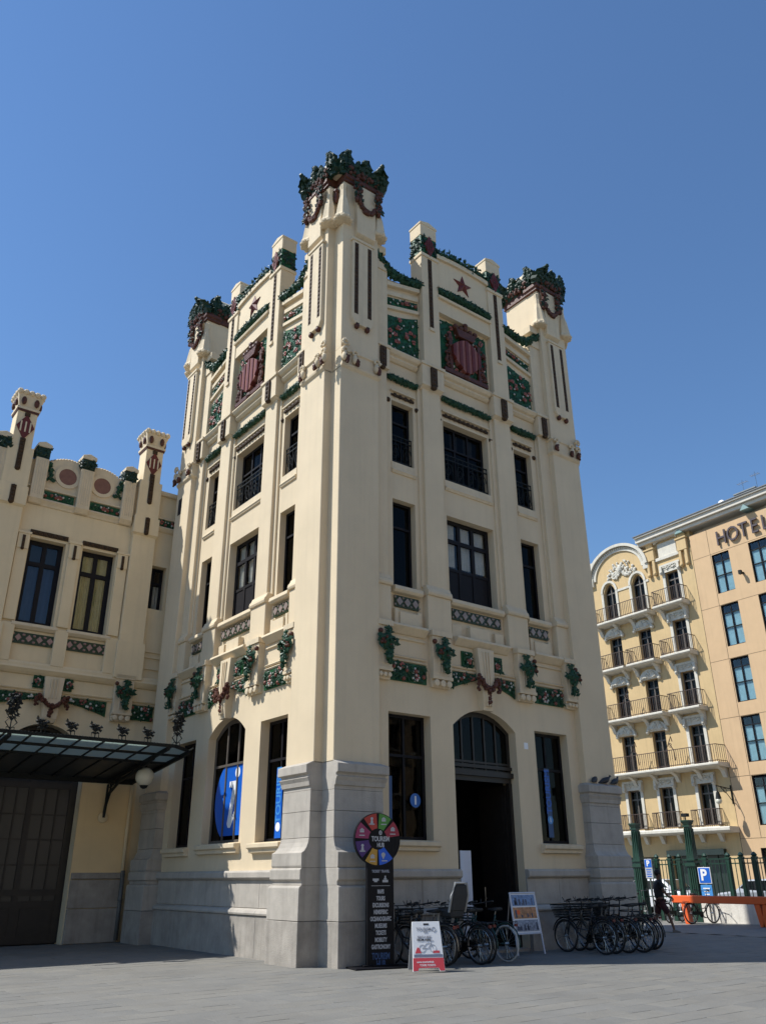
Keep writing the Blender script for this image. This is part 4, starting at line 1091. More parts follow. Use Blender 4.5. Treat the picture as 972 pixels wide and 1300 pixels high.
# arched entrance under the canopy: dark glazed doors
f, ps = window(-4.24, -1.72, .02, 5.66, WV+.36, cols=2, transoms=(.17, .22, .71), arch=(4.85, 5.66), fw=.2, bar=.16)
f.box(-4.04, -1.92, WV+.37, WV+.42, .02, 1.05)
for k in range(2):
    x0 = -4.02 if k == 0 else -2.90
    for j in range(1, 3):
        x = x0+1.0*j/3; f.box(x-.025, x+.025, WV+.365, WV+.41, 1.05, 4.0)
    for z in (1.3, 1.95, 2.6, 3.25): f.box(x0, x0+1.0, WV+.363, WV+.409, z-.02, z+.02)
    f.box(x0+.1, x0+.9, WV+.34, WV+.38, .2, .85)
wpart('entrance_door', f.mesh('entrance_door', DOORW), False, [('pane', p.mesh('pane', mat('dusty_grey_glass', (.02, .02, .02), .3))) for p in ps])
# plinth, downpipe
q = MB(); q.prism([(WV+.02, 1.75), (WV-.06, 1.75), (WV-.09, 1.70), (WV-.09, 1.60), (WV+.02, 1.57)], -1.69, -.22, 'x')
wpart('plinth_cap', q.mesh('plinth_cap', STONE_D, bevel=.006))
for z0, z1, dd in ((.0, .84, .10), (.856, 1.565, .05)):
    q = MB(); q.box(-1.69, -.22, WV-dd, WV+.02, z0, z1); wpart('stone_block', q.mesh('stone_block', STONE_D, bevel=.008))
q = MB(); q.prism([(WV+.02, 1.75), (WV-.06, 1.75), (WV-.09, 1.70), (WV-.09, 1.60), (WV+.02, 1.57)], -17, -4.28, 'x')
wpart('plinth_cap', q.mesh('plinth_cap', STONE_D, bevel=.006))
for z0, z1, dd in ((.0, .84, .10), (.856, 1.565, .05)):
    for k in range(6):
        q = MB(); q.box(-17+2.12*k, -17+2.12*(k+1)-.008, WV-dd, WV+.02, z0, z1); wpart('stone_block', q.mesh('stone_block', STONE_D, bevel=.008))
q = MB(); q.bar((-.27, WV-.09, 1.76), (-.27, WV-.09, 4.3), .055, 8); q.bar((-.27, WV-.05, 2.9), (-.27, WV-.09, 2.95), .07, 8)
p2_ = MB(); p2_.bar((-.27, WV-.14, .05), (-.27, WV-.14, 1.80), .06, 8); p2_.bar((-.27, WV-.14, 1.02), (-.27, WV-.14, 1.08), .075, 8)
wpart('downpipe', q.mesh('downpipe', OCHRE, smooth=True), False, [('iron_pipe', p2_.mesh('iron_pipe', mat('weathered_iron_pipe', (.12, .125, .12), .5, .2, 8), smooth=True))])

# ---------------------------------------------------------------- glass canopy over the entrance
canopy = thing('glass_canopy', 'black iron and glass canopy with leaf finials over the dark arched entrance', 'canopy', (-3, 7.7, 4.4))
CB = Matrix.Translation((3, -7.7, -4.4))
def cpart(name, me, subs=(), M=I4):
    o = link(name, me, canopy, CB @ M)
    for a, b in subs: link(a, b, o)
    return o
YF, YW, ZF, ZW = 5.68, 9.78, 4.73, 4.24
def cz(y): return ZF+(ZW-ZF)*(y-YF)/(YW-YF)
XR, XL = -.32, -6.2
q = MB()
def beam(mb, a, b, w, h):
    a, b = Vector(a), Vector(b); d = (b-a).normalized(); u = d.cross(Vector((0, 0, 1))).normalized()*w/2; v = Vector((0, 0, h))
    mb.loft([[tuple(p-u), tuple(p+u), tuple(p+u+v), tuple(p-u+v)] for p in (a, b)])
XC = XR-.55
beam(q, (XL, YF, ZF-.05), (XC, YF, ZF-.05), .06, .08)
beam(q, (XC, YF, ZF-.05), (XR, YF+.35, cz(YF+.35)-.05), .06, .08)
beam(q, (XR, YF+.35, cz(YF+.35)-.10), (XR, YW, cz(YW)-.10), .08, .14)
for y in (6.52, 7.40): beam(q, (XL, y, cz(y)-.06), (XR, y, cz(y)-.06), .06, .06)
beam(q, (XL, YW-.05, cz(YW)-.12), (XR, YW-.05, cz(YW)-.12), .12, .22)
NP = 9
for k in range(NP+1):
    x = XR-.02-.585*k
    beam(q, (x, YF, cz(YF)-.035), (x, YW-.1, cz(YW-.1)-.035), .03, .04)
for x in (-1.03, -4.93): beam(q, (x, YF, cz(YF)-.12), (x, YW-.1, cz(YW-.1)-.12), .07, .09)
n = 64
for k in range(n): q.ball((XL+(XC-XL)*k/n, YF-.05, ZF+.01), .024, 5, 4)
cpart('frame', q.mesh('frame', IRON))
for k in range(NP):
    x1 = XR-.04-.585*k; x0 = x1-.545
    for (ya, yb) in ((YF+.04, 6.49), (6.55, 7.37)):
        p = MB()
        xb = x1
        if k == 0 and ya < 6: p.loft([[(x0, ya, cz(ya)), (x1-.50, ya, cz(ya)), (x1, ya+.36, cz(ya+.36)), (x1, yb, cz(yb)), (x0, yb, cz(yb))], [(x0, ya, cz(ya)+.012), (x1-.50, ya, cz(ya)+.012), (x1, ya+.36, cz(ya+.36)+.012), (x1, yb, cz(yb)+.012), (x0, yb, cz(yb)+.012)]])
        else: p.loft([[(x0, ya, cz(ya)), (x1, ya, cz(ya)), (x1, yb, cz(yb)), (x0, yb, cz(yb))], [(x0, ya, cz(ya)+.012), (x1, ya, cz(ya)+.012), (x1, yb, cz(yb)+.012), (x0, yb, cz(yb)+.012)]])
        cpart('pane', p.mesh('pane', GLASS_C))
    p = MB(); p.loft([[(x0, 7.43, cz(7.43)), (x1, 7.43, cz(7.43)), (x1, YW-.12, cz(YW-.12)), (x0, YW-.12, cz(YW-.12))], [(x0, 7.43, cz(7.43)+.012), (x1, 7.43, cz(7.43)+.012), (x1, YW-.12, cz(YW-.12)+.012), (x0, YW-.12, cz(YW-.12)+.012)]])
    cpart('roof_panel', p.mesh('roof_panel', mat('dark_zinc_sheet', (.035, .038, .037), .55, .2, 3)))
# finials: small leaf sprays along the front, tall ones at the ends
def finial(h, seed):
    rr = random.Random(seed); b = MB()
    b.tube([(-.09, 0, 0), (-.09, 0, .14), (.09, 0, .14), (.09, 0, 0)], .012, 5); b.bar((0, 0, .05), (0, 0, h), .014, 5)
    for sx in (-1, 1):
        b.tube([(0, 0, h*.55), (sx*.06, 0, h*.7), (sx*.13, -.02, h*.85), (sx*.16, -.02, h*.78)], [.03, .04, .035, .015], 6)
        b.tube([(0, 0, h*.35), (sx*.05, 0, h*.45), (sx*.10, 0, h*.40)], [.02, .025, .012], 6)
    for k in range(16): b.leaf((rr.uniform(-.12, .12), rr.uniform(-.05, .05), h*rr.uniform(.6, .98)), (rr.uniform(-1, 1), -1, rr.uniform(-.5, 1)), .09, rr)
    if h > .5:
        for z in (.25, .45): b.tube([(0, -.01, z-.16), (-.13, -.01, z), (0, -.01, z+.16), (.13, -.01, z)], .016, 5, closed=True)
        for k in range(40): b.leaf((rr.uniform(-.13, .13), rr.uniform(-.05, .05), h*rr.uniform(.5, 1.05)), (rr.uniform(-1, 1), -1, rr.uniform(-.5, 1)), .11, rr)
    return b.mesh('finial', IRON, recalc=False)
FS, FT = finial(.36, 1), finial(.86, 2)
for x in (-4.26, -3.57, -2.98, -2.30, -1.63): cpart('finial', FS, (), Matrix.Translation((x, YF-.03, ZF-.02)))
for x in (XC+.02, -4.96): cpart('finial', FT, (), Matrix.Translation((x, YF-.03, ZF-.06)))
# wrought brackets that carry it
for x in (-1.03, -4.93):
    b = MB()
    b.tube([(x, YW+.05, 3.2), (x, YW-.02, 3.55), (x, YW-.22, 3.85), (x, YW-.9, 4.12), (x, 7.6, 4.30), (x, 6.6, 4.50)], .045, 6)
    b.tube([(x, YW, 3.35), (x, YW-.02, 4.1)], .035, 6)
    b.tube([(x, YW-.05, 3.6), (x, YW-.3, 4.05), (x, YW-.6, 4.15)], .025, 6)
    for k in range(5): b.tube([(x, YW-.12-.2*k+.07*math.cos(t*.7), 4.06+.02*k+.07*math.sin(t*.7)) for t in range(10)], .014, 5)
    f_ = MB(); f_.lathe([(.05, 0), (.13, .02), (.15, .06), (.12, .10), (.03, .12)], 12, (x, YW-.02+.05, 3.2), axis='y')
    cpart('bracket', b.mesh('bracket', IRON), [('rosette', f_.mesh('rosette', OCHRE))])
lamp = thing('globe_lamp', 'round opal globe lamp hanging under the right end of the glass canopy', 'lamp', (-.86, 7.5, 4.12))
b = MB(); b.ball((0, 0, 0), .25, 20, 14); link('globe', b.mesh('globe', GLOBE, smooth=True), lamp)
b = MB(); b.lathe([(.05, .22), (.10, .24), (.08, .25), (.02, .28), (.02, .4)], 10); b.lathe([(.03, -.31), (.09, -.28), (.12, -.22)], 10); link('lamp_holder', b.mesh('lamp_holder', IRON), lamp)
# ---------------------------------------------------------------- the street fronts beyond the square
H0 = Vector((35.0465, 11.3627, 0)); HRZ = R(-93.247)
old = thing('balcony_building', 'ochre corner building with white carved window hoods and iron balconies', 'building', H0, HRZ)
hot = thing('hotel_building', 'apricot rendered hotel with plain tall windows and dark HOTEL letters', 'building', H0, HRZ)
def part(p, name, mb, mt, subs=(), bevel=0.0, smooth=False, recalc=True):
    o = link(name, mb.mesh(name, mt, bevel=bevel, smooth=smooth, recalc=recalc), p)
    for a, b in subs: link(a, b, o)
    return o
CA, CB_, CC = -7.05, -4.62, -1.88; HWD = .50
rows = {6: (17.40, 19.50), 5: (14.10, 16.28), 4: (10.82, 13.00), 3: (7.45, 9.78), 2: (4.18, 6.45)}
holes = []
for c_ in (CA, CB_, CC, CA-2.5, CA-5.0):
    for r_, (a, b) in rows.items():
        holes.append((c_-HWD, c_+HWD, a, (20.08 if r_ == 6 and c_ in (CA, CB_) else b)))
g = MB()
grid(g, -16, -.22, 0, 20.6, holes+[(-5.05, -1.2, 0, 2.92), (-9.6, -6.2, 0, 2.6)], 0, .5)
for c_ in (CA, CB_): arch_fill(g, c_-HWD, c_+HWD, 19.5, 20.08, 0, .5)
g.box(-16, -8.5, .0, .5, 20.6, 21.2)
pts = [(-8.5, 20.6), (-3.62, 20.6)]+[(-6.06+2.44*math.cos(PI*k/18), 20.6+1.95*math.sin(PI*k/18)) for k in range(1, 18)]
g.prism(pts, 0, .5)
g.box(-3.62, -.22, .12, .5, 20.6, 21.9)
part(old, 'wall', g, HOT_A)
q = MB(); q.box(-16, -.22, 1.1, 9, 0, 21.6); part(old, 'interior_wall', q, ROOM)
q = MB(); q.box(-16.2, -.26, .9, 9, 21.65, 22.0); q.prism([(.7, 22.0), (.55, 22.1), (.55, 22.3), (9, 22.6), (9, 22.0)], -16.2, -.26, 'x'); part(old, 'roof', q, TRIM)
def pw(c_, z0, z1, arch=None):
    f, ps = window(c_-HWD, c_+HWD, z0, z1, .22, cols=2, transoms=(.76,), fw=.07, bar=.09, arch=arch)
    cu = MB(); n = 8
    pts = [(c_-HWD+.08+(.84)*k/n, .36+(.02 if k % 2 else 0)) for k in range(n+1)]
    cu.prism(pts+[(p[0], p[1]+.01) for p in reversed(pts)], z0+.1, z1-.3, 'z')
    return f, [('pane', p.mesh('pane', GLASS_D)) for p in ps]+[('curtain', cu.mesh('curtain', CURT))]
protos = {}
for c_ in (CA, CB_, CC, CA-2.5, CA-5.0):
    for r_, (a, b) in rows.items():
        ar = r_ == 6 and c_ in (CA, CB_)
        key = (r_, ar)
        if key not in protos:
            f, subs = pw(0, a, 20.08 if ar else b, (19.5, 20.08) if ar else None)
            protos[key] = (f.mesh('window', FRAME_G), subs)
        o = link('window', protos[key][0], old, Matrix.Translation((c_, 0, 0)))
        for sn, sm in protos[key][1]: link(sn, sm, o)
# carved hoods and surrounds
def hood(z):
    q = MB(); n = 12
    q.prism([(-.78, z), (.78, z)]+[(.78*math.cos(PI*k/n), z+.62*math.sin(PI*k/n)) for k in range(n+1)], -.16, .02)
    q.prism([(-.55, z+.08), (.55, z+.08)]+[(.58*math.cos(PI*k/n), z+.08+.42*math.sin(PI*k/n)) for k in range(n+1)], -.22, -.14)
    rr = random.Random(2)
    for k in range(34):
        a = rr.uniform(0, PI); t = rr.uniform(.2, 1); q.ball((.6*t*math.cos(a), -.22, z+.08+.42*t*math.sin(a)), rr.uniform(.04, .08), 6, 4)
    for x in (-.72, .72): q.ball((x, -.1, z), .13, 7, 5)
    return q.mesh('carved_hood', TRIM)
def surround(z0, z1):
    q = MB()
    for x in (-.60, .60): q.box(x-.10, x+.10, -.06, .05, z0, z1)
    q.box(-.70, .70, -.07, .05, z1, z1+.18); q.box(-.78, .78, -.14, .05, z1+.42, z1+.55); q.box(-.66, .66, -.09, .05, z1+.18, z1+.42)
    rr = random.Random(3)
    for k in range(26): q.ball((rr.uniform(-.6, .6), -.1, z1+.30+rr.uniform(-.1, .1)), rr.uniform(.04, .07), 6, 4)
    for x in (-.66, .66): q.box(x-.09, x+.09, -.22, .05, z1-.1, z1+.42); q.ball((x, -.2, z1+.02), .1, 7, 5)
    return q.mesh('window_surround', TRIM)
for r_ in (5, 4, 3):
    me = hood(rows[r_][1])
    for c_ in (CA, CB_, CA-2.5, CA-5): link('carved_hood', me, old, Matrix.Translation((c_, 0, 0)))
for r_ in (6, 5, 4, 3): link('window_surround', surround(*rows[r_]), old, Matrix.Translation((CC, 0, 0)))
me = surround(*rows[2])
for c_ in (CA, CB_, CC, CA-2.5): link('window_surround', me, old, Matrix.Translation((c_, 0, 0)))
# tall arch over the top pair of windows with carved tympanum
q = MB(); n = 28
for r0, r1, dy in ((1.0, 1.1, .30), (.84, .92, .10)):
    for k in range(n):
        a, b = PI*k/n, PI*(k+1)/n
        P_ = lambda f, t: (-6.06+2.38*f*math.cos(t), 20.55+1.88*f*math.sin(t))
        q.prism([P_(r0, a), P_(r1, a), P_(r1, b), P_(r0, b)], -dy, .05)
for k in range(40):
    a = PI*(k+.5)/40; q.ball((-6.06+2.26*math.cos(a), -.10, 20.55+1.78*math.sin(a)), .085, 6, 4)
rr = random.Random(6)
for x in (-8.45, -3.68): q.box(x-.2, x+.2, -.2, .05, 20.2, 20.75)
part(old, 'archivolt', q, TRIM)
q = MB()
for k in range(120):
    a = rr.uniform(.15, PI-.15); t = rr.uniform(.25, .95)
    x, z = -5.84+1.35*t*math.cos(a), 20.15+1.35*t*math.sin(a)
    q.ball((x, -.06, z), rr.uniform(.06, .12), 6, 4, (1, .8, 1))
q.ball((-5.84, -.12, 20.85), .25, 9, 6, (.8, .6, 1.2))
for sx in (-1, 1):
    q.tube([(-5.84+sx*(.3+.25*math.cos(.5*j)*(1-j/20)+.03*j), -.08, 20.45+.3*math.sin(.5*j)*(1-j/20)) for j in range(16)], .06, 6)
for c_ in (CA, CB_):
    for k in range(12):
        a, b = PI*k/12, PI*(k+1)/12
        q.prism([(c_+.56*math.cos(a), 19.5+.66*math.sin(a)), (c_+.72*math.cos(a), 19.5+.82*math.sin(a)), (c_+.72*math.cos(b), 19.5+.82*math.sin(b)), (c_+.56*math.cos(b), 19.5+.66*math.sin(b))], -.08, .03)
    for x in (-.62, .62): q.box(c_+x-.09, c_+x+.09, -.06, .03, 17.4, 19.5)
q.box(CA+.72, CB_-.72, -.05, .03, 19.35, 19.5); q.box(CB_+.72, -3.7, -.05, .03, 19.35, 19.5)
part(old, 'carved_tympanum', q, TRIM)
# pediment between two stepped piers
q = MB()
for x in (-3.25, -.72):
    q.box(x-.36, x+.36, -.20, .4, 20.55, 21.35); q.box(x-.42, x+.42, -.26, .4, 21.30, 21.42); q.box(x-.26, x+.26, -.12, .4, 21.4, 22.25)
    for k in (-.22, .22): q.box(x+k-.1, x+k+.1, -.18, .05, 19.6, 20.55); q.ball((x+k, -.15, 19.6), .14, 7, 5)
part(old, 'attic_pier', q, HOT_A, bevel=.02)
q = MB(); q.box(-2.9, -1.06, -.12, .3, 20.4, 20.62)
q.prism([(-2.9, 21.6), (-2.6, 21.75), (-1.98, 21.95), (-1.36, 21.75), (-1.06, 21.6), (-1.06, 21.78), (-1.36, 21.93), (-1.98, 22.12), (-2.6, 21.93), (-2.9, 21.78)], -.1, .3)
q.box(-2.7, -1.26, .02, .2, 20.62, 21.6)
part(old, 'attic_panel', q, TRIM, bevel=.02)
# balconies: slab, rail, consoles
def balcony(a, b, z, depth=.78, rz=.98):
    s_ = MB(); s_.prism([(.02, z+.02), (-depth, z+.02), (-depth-.04, z-.02), (-depth-.04, z-.10), (-depth+.06, z-.18), (.02, z-.26)], a, b, 'x')
    r_ = MB()
    for zz in (z+rz, z+.10): r_.box(a+.05, b-.05, -depth+.01, -depth+.04, zz-.02, zz+.02); r_.box(a+.05, a+.08, -depth+.04, 0, zz-.02, zz+.02); r_.box(b-.08, b-.05, -depth+.04, 0, zz-.02, zz+.02)
    n = round((b-a)/.15)
    for k in range(n+1):
        x = a+.065+(b-a-.13)*k/n; r_.box(x-.011, x+.011, -depth+.015, -depth+.037, z+.02, z+rz)
        if k % 2: r_.ball((x, -depth+.026, z+.5), .03, 5, 3)
    for k in range(1, 5):
        for x in (a+.065, b-.065): r_.box(x-.011, x+.011, -depth*k/5-.011, -depth*k/5+.011, z+.02, z+rz)
    c_ = MB(); m_ = max(2, round((b-a)/1.6)+1)
    for k in range(m_):
        x = a+.3+(b-a-.6)*k/(m_-1); c_.prism([(.02, z-.25), (-depth*.8, z-.20), (-.3, z-.42), (-.12, z-.75), (.02, z-.8)], x-.12, x+.12, 'x')
    o = link('balcony_slab', s_.mesh('balcony_slab', TRIM), old)
    link('console', c_.mesh('console', TRIM), o); 
    link('balcony_railing', r_.mesh('balcony_railing', mat('rusty_iron_railing', (.055, .032, .022), .6, .3, 9)), o)
balcony(-8.3, -3.56, 17.26); balcony(-3.14, -.9, 17.26)
for r_, z in ((5, 14.06),):
    balcony(-8.2, -6.02, z); balcony(-5.78, -3.58, z); balcony(-3.08, -.9, z)
balcony(-8.2, -3.5, 10.76); balcony(-3.06, -.88, 10.72)
balcony(-15, -.12, 7.42, .95)
for c_ in (CA, CB_, CC, CA-2.5): balcony(c_-.92, c_+.92, 4.06, .55, .95)
q = MB(); q.prism([(.02, 4.03), (-.85, 4.03), (-.9, 3.98), (-.9, 3.85), (-.78, 3.76), (.02, 3.72)], -15, -.15, 'x'); part(old, 'ledge', q, TRIM)
for x, z in ((-6.0, 7.6), (-3.3, 7.6), (-6.05, 10.95)):     # lyre shaped ornaments on the rails
    b = MB()
    b.tube([(x-.25, -.8, z+.2), (x-.3, -.8, z+.9), (x-.05, -.8, z+1.3), (x+.12, -.8, z+1.6), (x+.18, -.8, z+1.3)], .03, 5)
    b.tube([(x+.25, -.8, z+.2), (x+.2, -.8, z+.8), (x-.05, -.8, z+1.2)], .03, 5); b.tube([(x+.1*math.cos(j*.6), -.8, z+1.1+.12*math.sin(j*.6)) for j in range(11)], .02, 5)
    part(old, 'railing_ornament', b, MATS['rusty_iron_railing'])
q = MB(); q.box(-5.05, -1.2, .4, .45, 0, 2.92); q.box(-5.05, -1.2, -.25, .4, 2.62, 2.92); q.box(-9.6, -6.2, .4, .45, 0, 2.6)
for x in (-4.1, -3.1, -2.1): q.box(x-.05, x+.05, .34, .4, 0, 2.62)
part(old, 'shopfront', q, mat('dark_green_shopfront', (.018, .028, .024), .3, .2, 3))
# ---- the modern hotel
zb = [0, 3.4, 6.62, 9.84, 13.16, 16.40, 19.68, 21.35]
mwr = [(19.60, 17.12), (16.38, 13.87), (13.14, 10.61), (9.82, 7.31), (6.60, 4.03)]
mcols = [1.12, 3.62, 6.12, 8.62, 11.1]
for k in range(len(zb)-1):
    for x0, x1 in ((-.2, 1.05), (1.06, 14.0)) if k else ((-.2, 14.0),):
        g = MB()
        hs = [(c_, c_+1.18, lo, hi) for hi, lo in mwr for c_ in mcols if zb[k] <= lo and hi <= zb[k+1] and x0 < c_ < x1]
        hs2 = [(.9+3*j, 3.1+3*j, .3, 2.9) for j in range(4)] if k == 0 else []
        grid(g, x0+.008, x1-.008, zb[k]+.012, zb[k+1]-.012, hs+hs2, 0, .3)
        part(hot, 'wall_panel', g, HOT_B)
q = MB(); q.box(-.21, 14, .02, .29, 0.02, 3.3); q.box(-.21, -.19, 0.02, 9, 0, 21.3)
g = MB(); grid(g, -.2, 14, 0, 21.35, [(c_, c_+1.18, lo, hi) for hi, lo in mwr for c_ in mcols]+[(.9+3*j, 3.1+3*j, .3, 2.9) for j in range(4)], .03, .3); part(hot, 'backing_wall', g, mat('joint_shadow_grey', (.20, .15, .11), .9))
q = MB(); q.box(-.2, 14, .6, 9, 0, 21.3); part(hot, 'interior_wall', q, ROOM)
f, ps = window(0, 1.18, 0, 2.49, .10, cols=2, transoms=(.45, .8), fw=.06, bar=.05)
cu = MB(); n = 14
for a, b in ((.07, .5), (.68, 1.11)):
    pts = [(a+(b-a)*k/n, .17+(.03 if k % 2 else 0)) for k in range(n+1)]; cu.prism(pts+[(p[0], p[1]+.01) for p in reversed(pts)], .06, 2.0, 'z')
wme = f.mesh('window', FRAME); pms = [p.mesh('pane', GLASS_H) for p in ps]; cme = cu.mesh('curtain', mat('pale_blue_curtain', (.64, .72, .72), .9, .1, 4))
for hi, lo in mwr:
    for c_ in mcols:
        o = link('window', wme, hot, Matrix.Translation((c_, 0, lo)))
        for p in pms: link('pane', p, o)
        link('curtain', cme, o)
for j in range(4):
    f, ps = window(.9+3*j, 3.1+3*j, .3, 2.9, .12, cols=3, transoms=()); o = part(hot, 'window', f, FRAME)
    for p in ps: link('pane', p.mesh('pane', GLASS_D), o)
q = MB(); q.box(-.3, 14.2, .6, 9, 21.36, 21.75); q.box(-4.0, 14.2, -.30, 9, 21.76, 21.98); q.box(-4.0, 14.3, -.48, 9, 21.99, 22.26); q.box(-4.0, 14.3, -.60, 9, 22.27, 22.38)
part(hot, 'roof_edge', q, mat('pale_fascia', (.60, .55, .46), .7, .1, 2), bevel=.01)
q = MB(); q.box(-4.05, 14.35, -.66, 9.2, 22.385, 22.44); part(hot, 'roof', q, ROOFM)
q = MB(); q.prism([(-1.0, 21.66), (-.4, 21.66), (-.7, 21.93)], -.35, .4); q.prism([(3.75, 21.55), (4.35, 21.55), (4.05, 21.88)], -.4, .3); part(hot, 'eave_bracket', q, COPPER)
for ch, x in zip('HOTEL', (2.07, 2.86, 3.58, 4.30, 5.0)):
    me = text_mesh(ch, 1.32, SLATE, .055, sx=.80, bold=-.004)
    link('letter', me, hot, Matrix.Translation((x, -.11, 20.42)) @ Matrix.Rotation(PI/2, 4, 'X'))
q = MB()
for x, z in ((2.98, 17.9),): q.box(x-.06, x+.06, -.25, .0, z-.05, z+.05); q.box(x-.08, x+.08, -.4, -.22, z-.12, z+.12)
part(hot, 'wall_spotlight', q, IRON)
# roof clutter
def roofthing(name, label, cat, x, mb, mt):
    o = thing(name, label, cat, H0+Matrix.Rotation(HRZ, 3, 'Z') @ Vector((x, .7, 22.46)), HRZ); part(o, 'body', mb, mt); return o
b = MB(); b.box(-.5, .5, -.3, .3, 0, .40); b.box(-.55, .55, -.35, .35, .40, .47); b.box(-.3, .3, -.32, -.3, .08, .32)
roofthing('roof_ventilator', 'low grey roof ventilator box left above the eave of the hotel', 'ventilator', -.85, b, CONC)
b = MB(); b.box(-.7, .7, -.3, .3, 0, .55); b.box(-.75, .75, -.35, .35, .55, .62)
for k in range(5): b.box(-.6, .6, -.32, -.3, .08+.09*k, .12+.09*k)
roofthing('roof_machine', 'grey louvred machine box on the hotel roof above the letters', 'machine', 3.85, b, mat('weathered_grey_sheet', (.20, .22, .22), .6, .2, 3))
b = MB()
b.bar((0, 0, 0), (0, 0, 1.5), .02); b.bar((-.35, 0, 1.3), (.35, 0, 1.3), .012); b.bar((.9, 0, 0), (.9, 0, 1.7), .02); b.bar((.6, 0, 1.5), (1.2, 0, 1.5), .012)
for k in range(5): b.bar((-.3+.15*k, -.18, 1.3), (-.3+.15*k, .18, 1.3), .01); b.bar((.65+.12*k, -.18, 1.5), (.65+.12*k, .18, 1.5), .01)
roofthing('roof_aerial', 'thin pair of television aerials on the hotel roof', 'aerial', 3.65, b, STEEL)
b = MB(); b.lathe([(.02, 0), (.16, .05), (.25, .13), (.26, .14), (.15, .06), (.02, .02)], 14, (0, -.05, .55), axis='y'); b.bar((0, 0, 0), (0, 0, .6), .03)
roofthing('satellite_dish', 'small white satellite dish on the hotel roof', 'satellite dish', 1.95, b, WPLAST)
sl_ = thing('wall_lamp', 'black scrolled iron wall lamp at the corner of the ochre building', 'street lamp', H0+Matrix.Rotation(HRZ, 3, 'Z') @ Vector((-.25, 0, 5.0)), HRZ)
b = MB(); b.bar((0, -.05, .2), (0, -.05, 1.2), .035); b.bar((.0, -.05, 1.0), (-.15, -1.15, 1.15), .03); b.tube([(0, -.05, .35), (-.05, -.4, .75), (-.12, -.8, 1.08)], .022, 5)
b.tube([(-.07+.0*j, -.5+.16*math.cos(j*.6), .9+.12*math.sin(j*.6)) for j in range(12)], .015, 5); b.bar((-.14, -1.1, 1.14), (-.14, -1.1, .8), .02)
b.lathe([(.03, .82), (.09, .78), (.15, .5), (.17, .46), (.05, .44)], 10, (-.14, -1.1, 0))
part(sl_, 'bracket', b, IRON); b = MB(); b.ball((-.14, -1.1, .33), .17, 12, 8); part(sl_, 'globe', b, GLOBE, smooth=True)

# ---------------------------------------------------------------- ground
gm = MB(); gm.quad((-600, -600, -.02), (600, -600, -.02), (600, 600, -.02), (-600, 600, -.02))
def paving_mat():
    M = bpy.data.materials.new('plaza_paving'); M.use_nodes = True; t = M.node_tree; b = t.nodes['Principled BSDF']
    g = t.nodes.new('ShaderNodeNewGeometry')
    br = t.nodes.new('ShaderNodeTexBrick'); br.inputs['Scale'].default_value = 1.0; br.inputs['Brick Width'].default_value = .8; br.inputs['Row Height'].default_value = .4
    br.inputs['Mortar Size'].default_value = .006; br.inputs['Color1'].default_value = (.205, .197, .18, 1); br.inputs['Color2'].default_value = (.215, .205, .183, 1); br.inputs['Mortar'].default_value = (.12, .113, .10, 1)
    t.links.new(g.outputs['Position'], br.inputs['Vector'])
    n = t.nodes.new('ShaderNodeTexNoise'); n.inputs['Scale'].default_value = .9; n.inputs['Detail'].default_value = 8
    t.links.new(g.outputs['Position'], n.inputs['Vector'])
    mr = t.nodes.new('ShaderNodeMapRange'); mr.inputs[1].default_value = .3; mr.inputs[2].default_value = .7; mr.inputs[3].default_value = .86; mr.inputs[4].default_value = 1.1
    t.links.new(n.outputs[0], mr.inputs[0])
    vm = t.nodes.new('ShaderNodeVectorMath'); vm.operation = 'SCALE'; t.links.new(br.outputs[0], vm.inputs[0]); t.links.new(mr.outputs[0], vm.inputs['Scale'])
    t.links.new(vm.outputs[0], b.inputs['Base Color']); b.inputs['Roughness'].default_value = .75
    return M
ground = struct(link('ground', gm.mesh('ground', mat('joint_sand', (.145, .139, .124), .9, .2, 4), recalc=False)))
rnd = random.Random(17)
def on_screen(x, y):
    p = Vector((x, y, 0))-CAM; d = p.dot(fwd)
    if d < 1: return None
    return (486+F_PX*p.dot(rg2)/d, 650-F_PX*p.dot(up2)/d)
slabs = []
for j in range(-36, 30):
    for i in range(-20, 24):
        x0 = i*.8+(.4 if j % 2 else 0); y0 = j*.4
        if x0 > .0 and x0 < TW-1 and y0 > .05 and y0 < TW: continue
        if y0 > 9.6 and x0 < 1: continue
        if x0 < -13 or x0 > 14 or y0 < -14 or y0 > 9.6: continue
        qs = [on_screen(x0+a, y0+b) for a, b in ((0, 0), (.8, 0), (.8, .4), (0, .4))]
        ar = 0
        if all(qs):
            if any(-10 < q_[0] < 982 and q_[1] < 1310 for q_ in qs):
                ar = abs(sum(qs[k][0]*qs[(k+1) % 4][1]-qs[(k+1) % 4][0]*qs[k][1] for k in range(4)))/2
        slabs.append((ar, x0, y0))
slabs.sort(reverse=True)
sm_ = []
for v in range(9):
    b = MB(); t = [rnd.uniform(-.0022, .0022) for _ in range(4)]
    b._add([(.003, .003, -.05), (.797, .003, -.05), (.797, .397, -.05), (.003, .397, -.05), (.003, .003, t[0]), (.797, .003, t[1]), (.797, .397, t[2]), (.003, .397, t[3])],
           [(3,2,1,0),(4,5,6,7),(0,1,5,4),(1,2,6,5),(2,3,7,6),(3,0,4,7)])
    sm_.append(b.mesh('paving_stone', (SLAB, SLAB2, SLAB3)[v % 3], bevel=.002))
rest = [MB(), MB(), MB()]
for k, (ar, x0, y0) in enumerate(slabs):
    if k < 300: link('paving_stone', rnd.choice(sm_), ground, Matrix.Translation((x0, y0, 0)))
    else:
        z = rnd.uniform(-.002, .002); rest[rnd.randrange(3)].box(x0+.004, x0+.796, y0+.004, y0+.396, -.05, z)
for b, mt in zip(rest, (SLAB, SLAB2, SLAB3)): link('paving_stones', b.mesh('paving_stones', mt), ground)['kind'] = 'stuff'
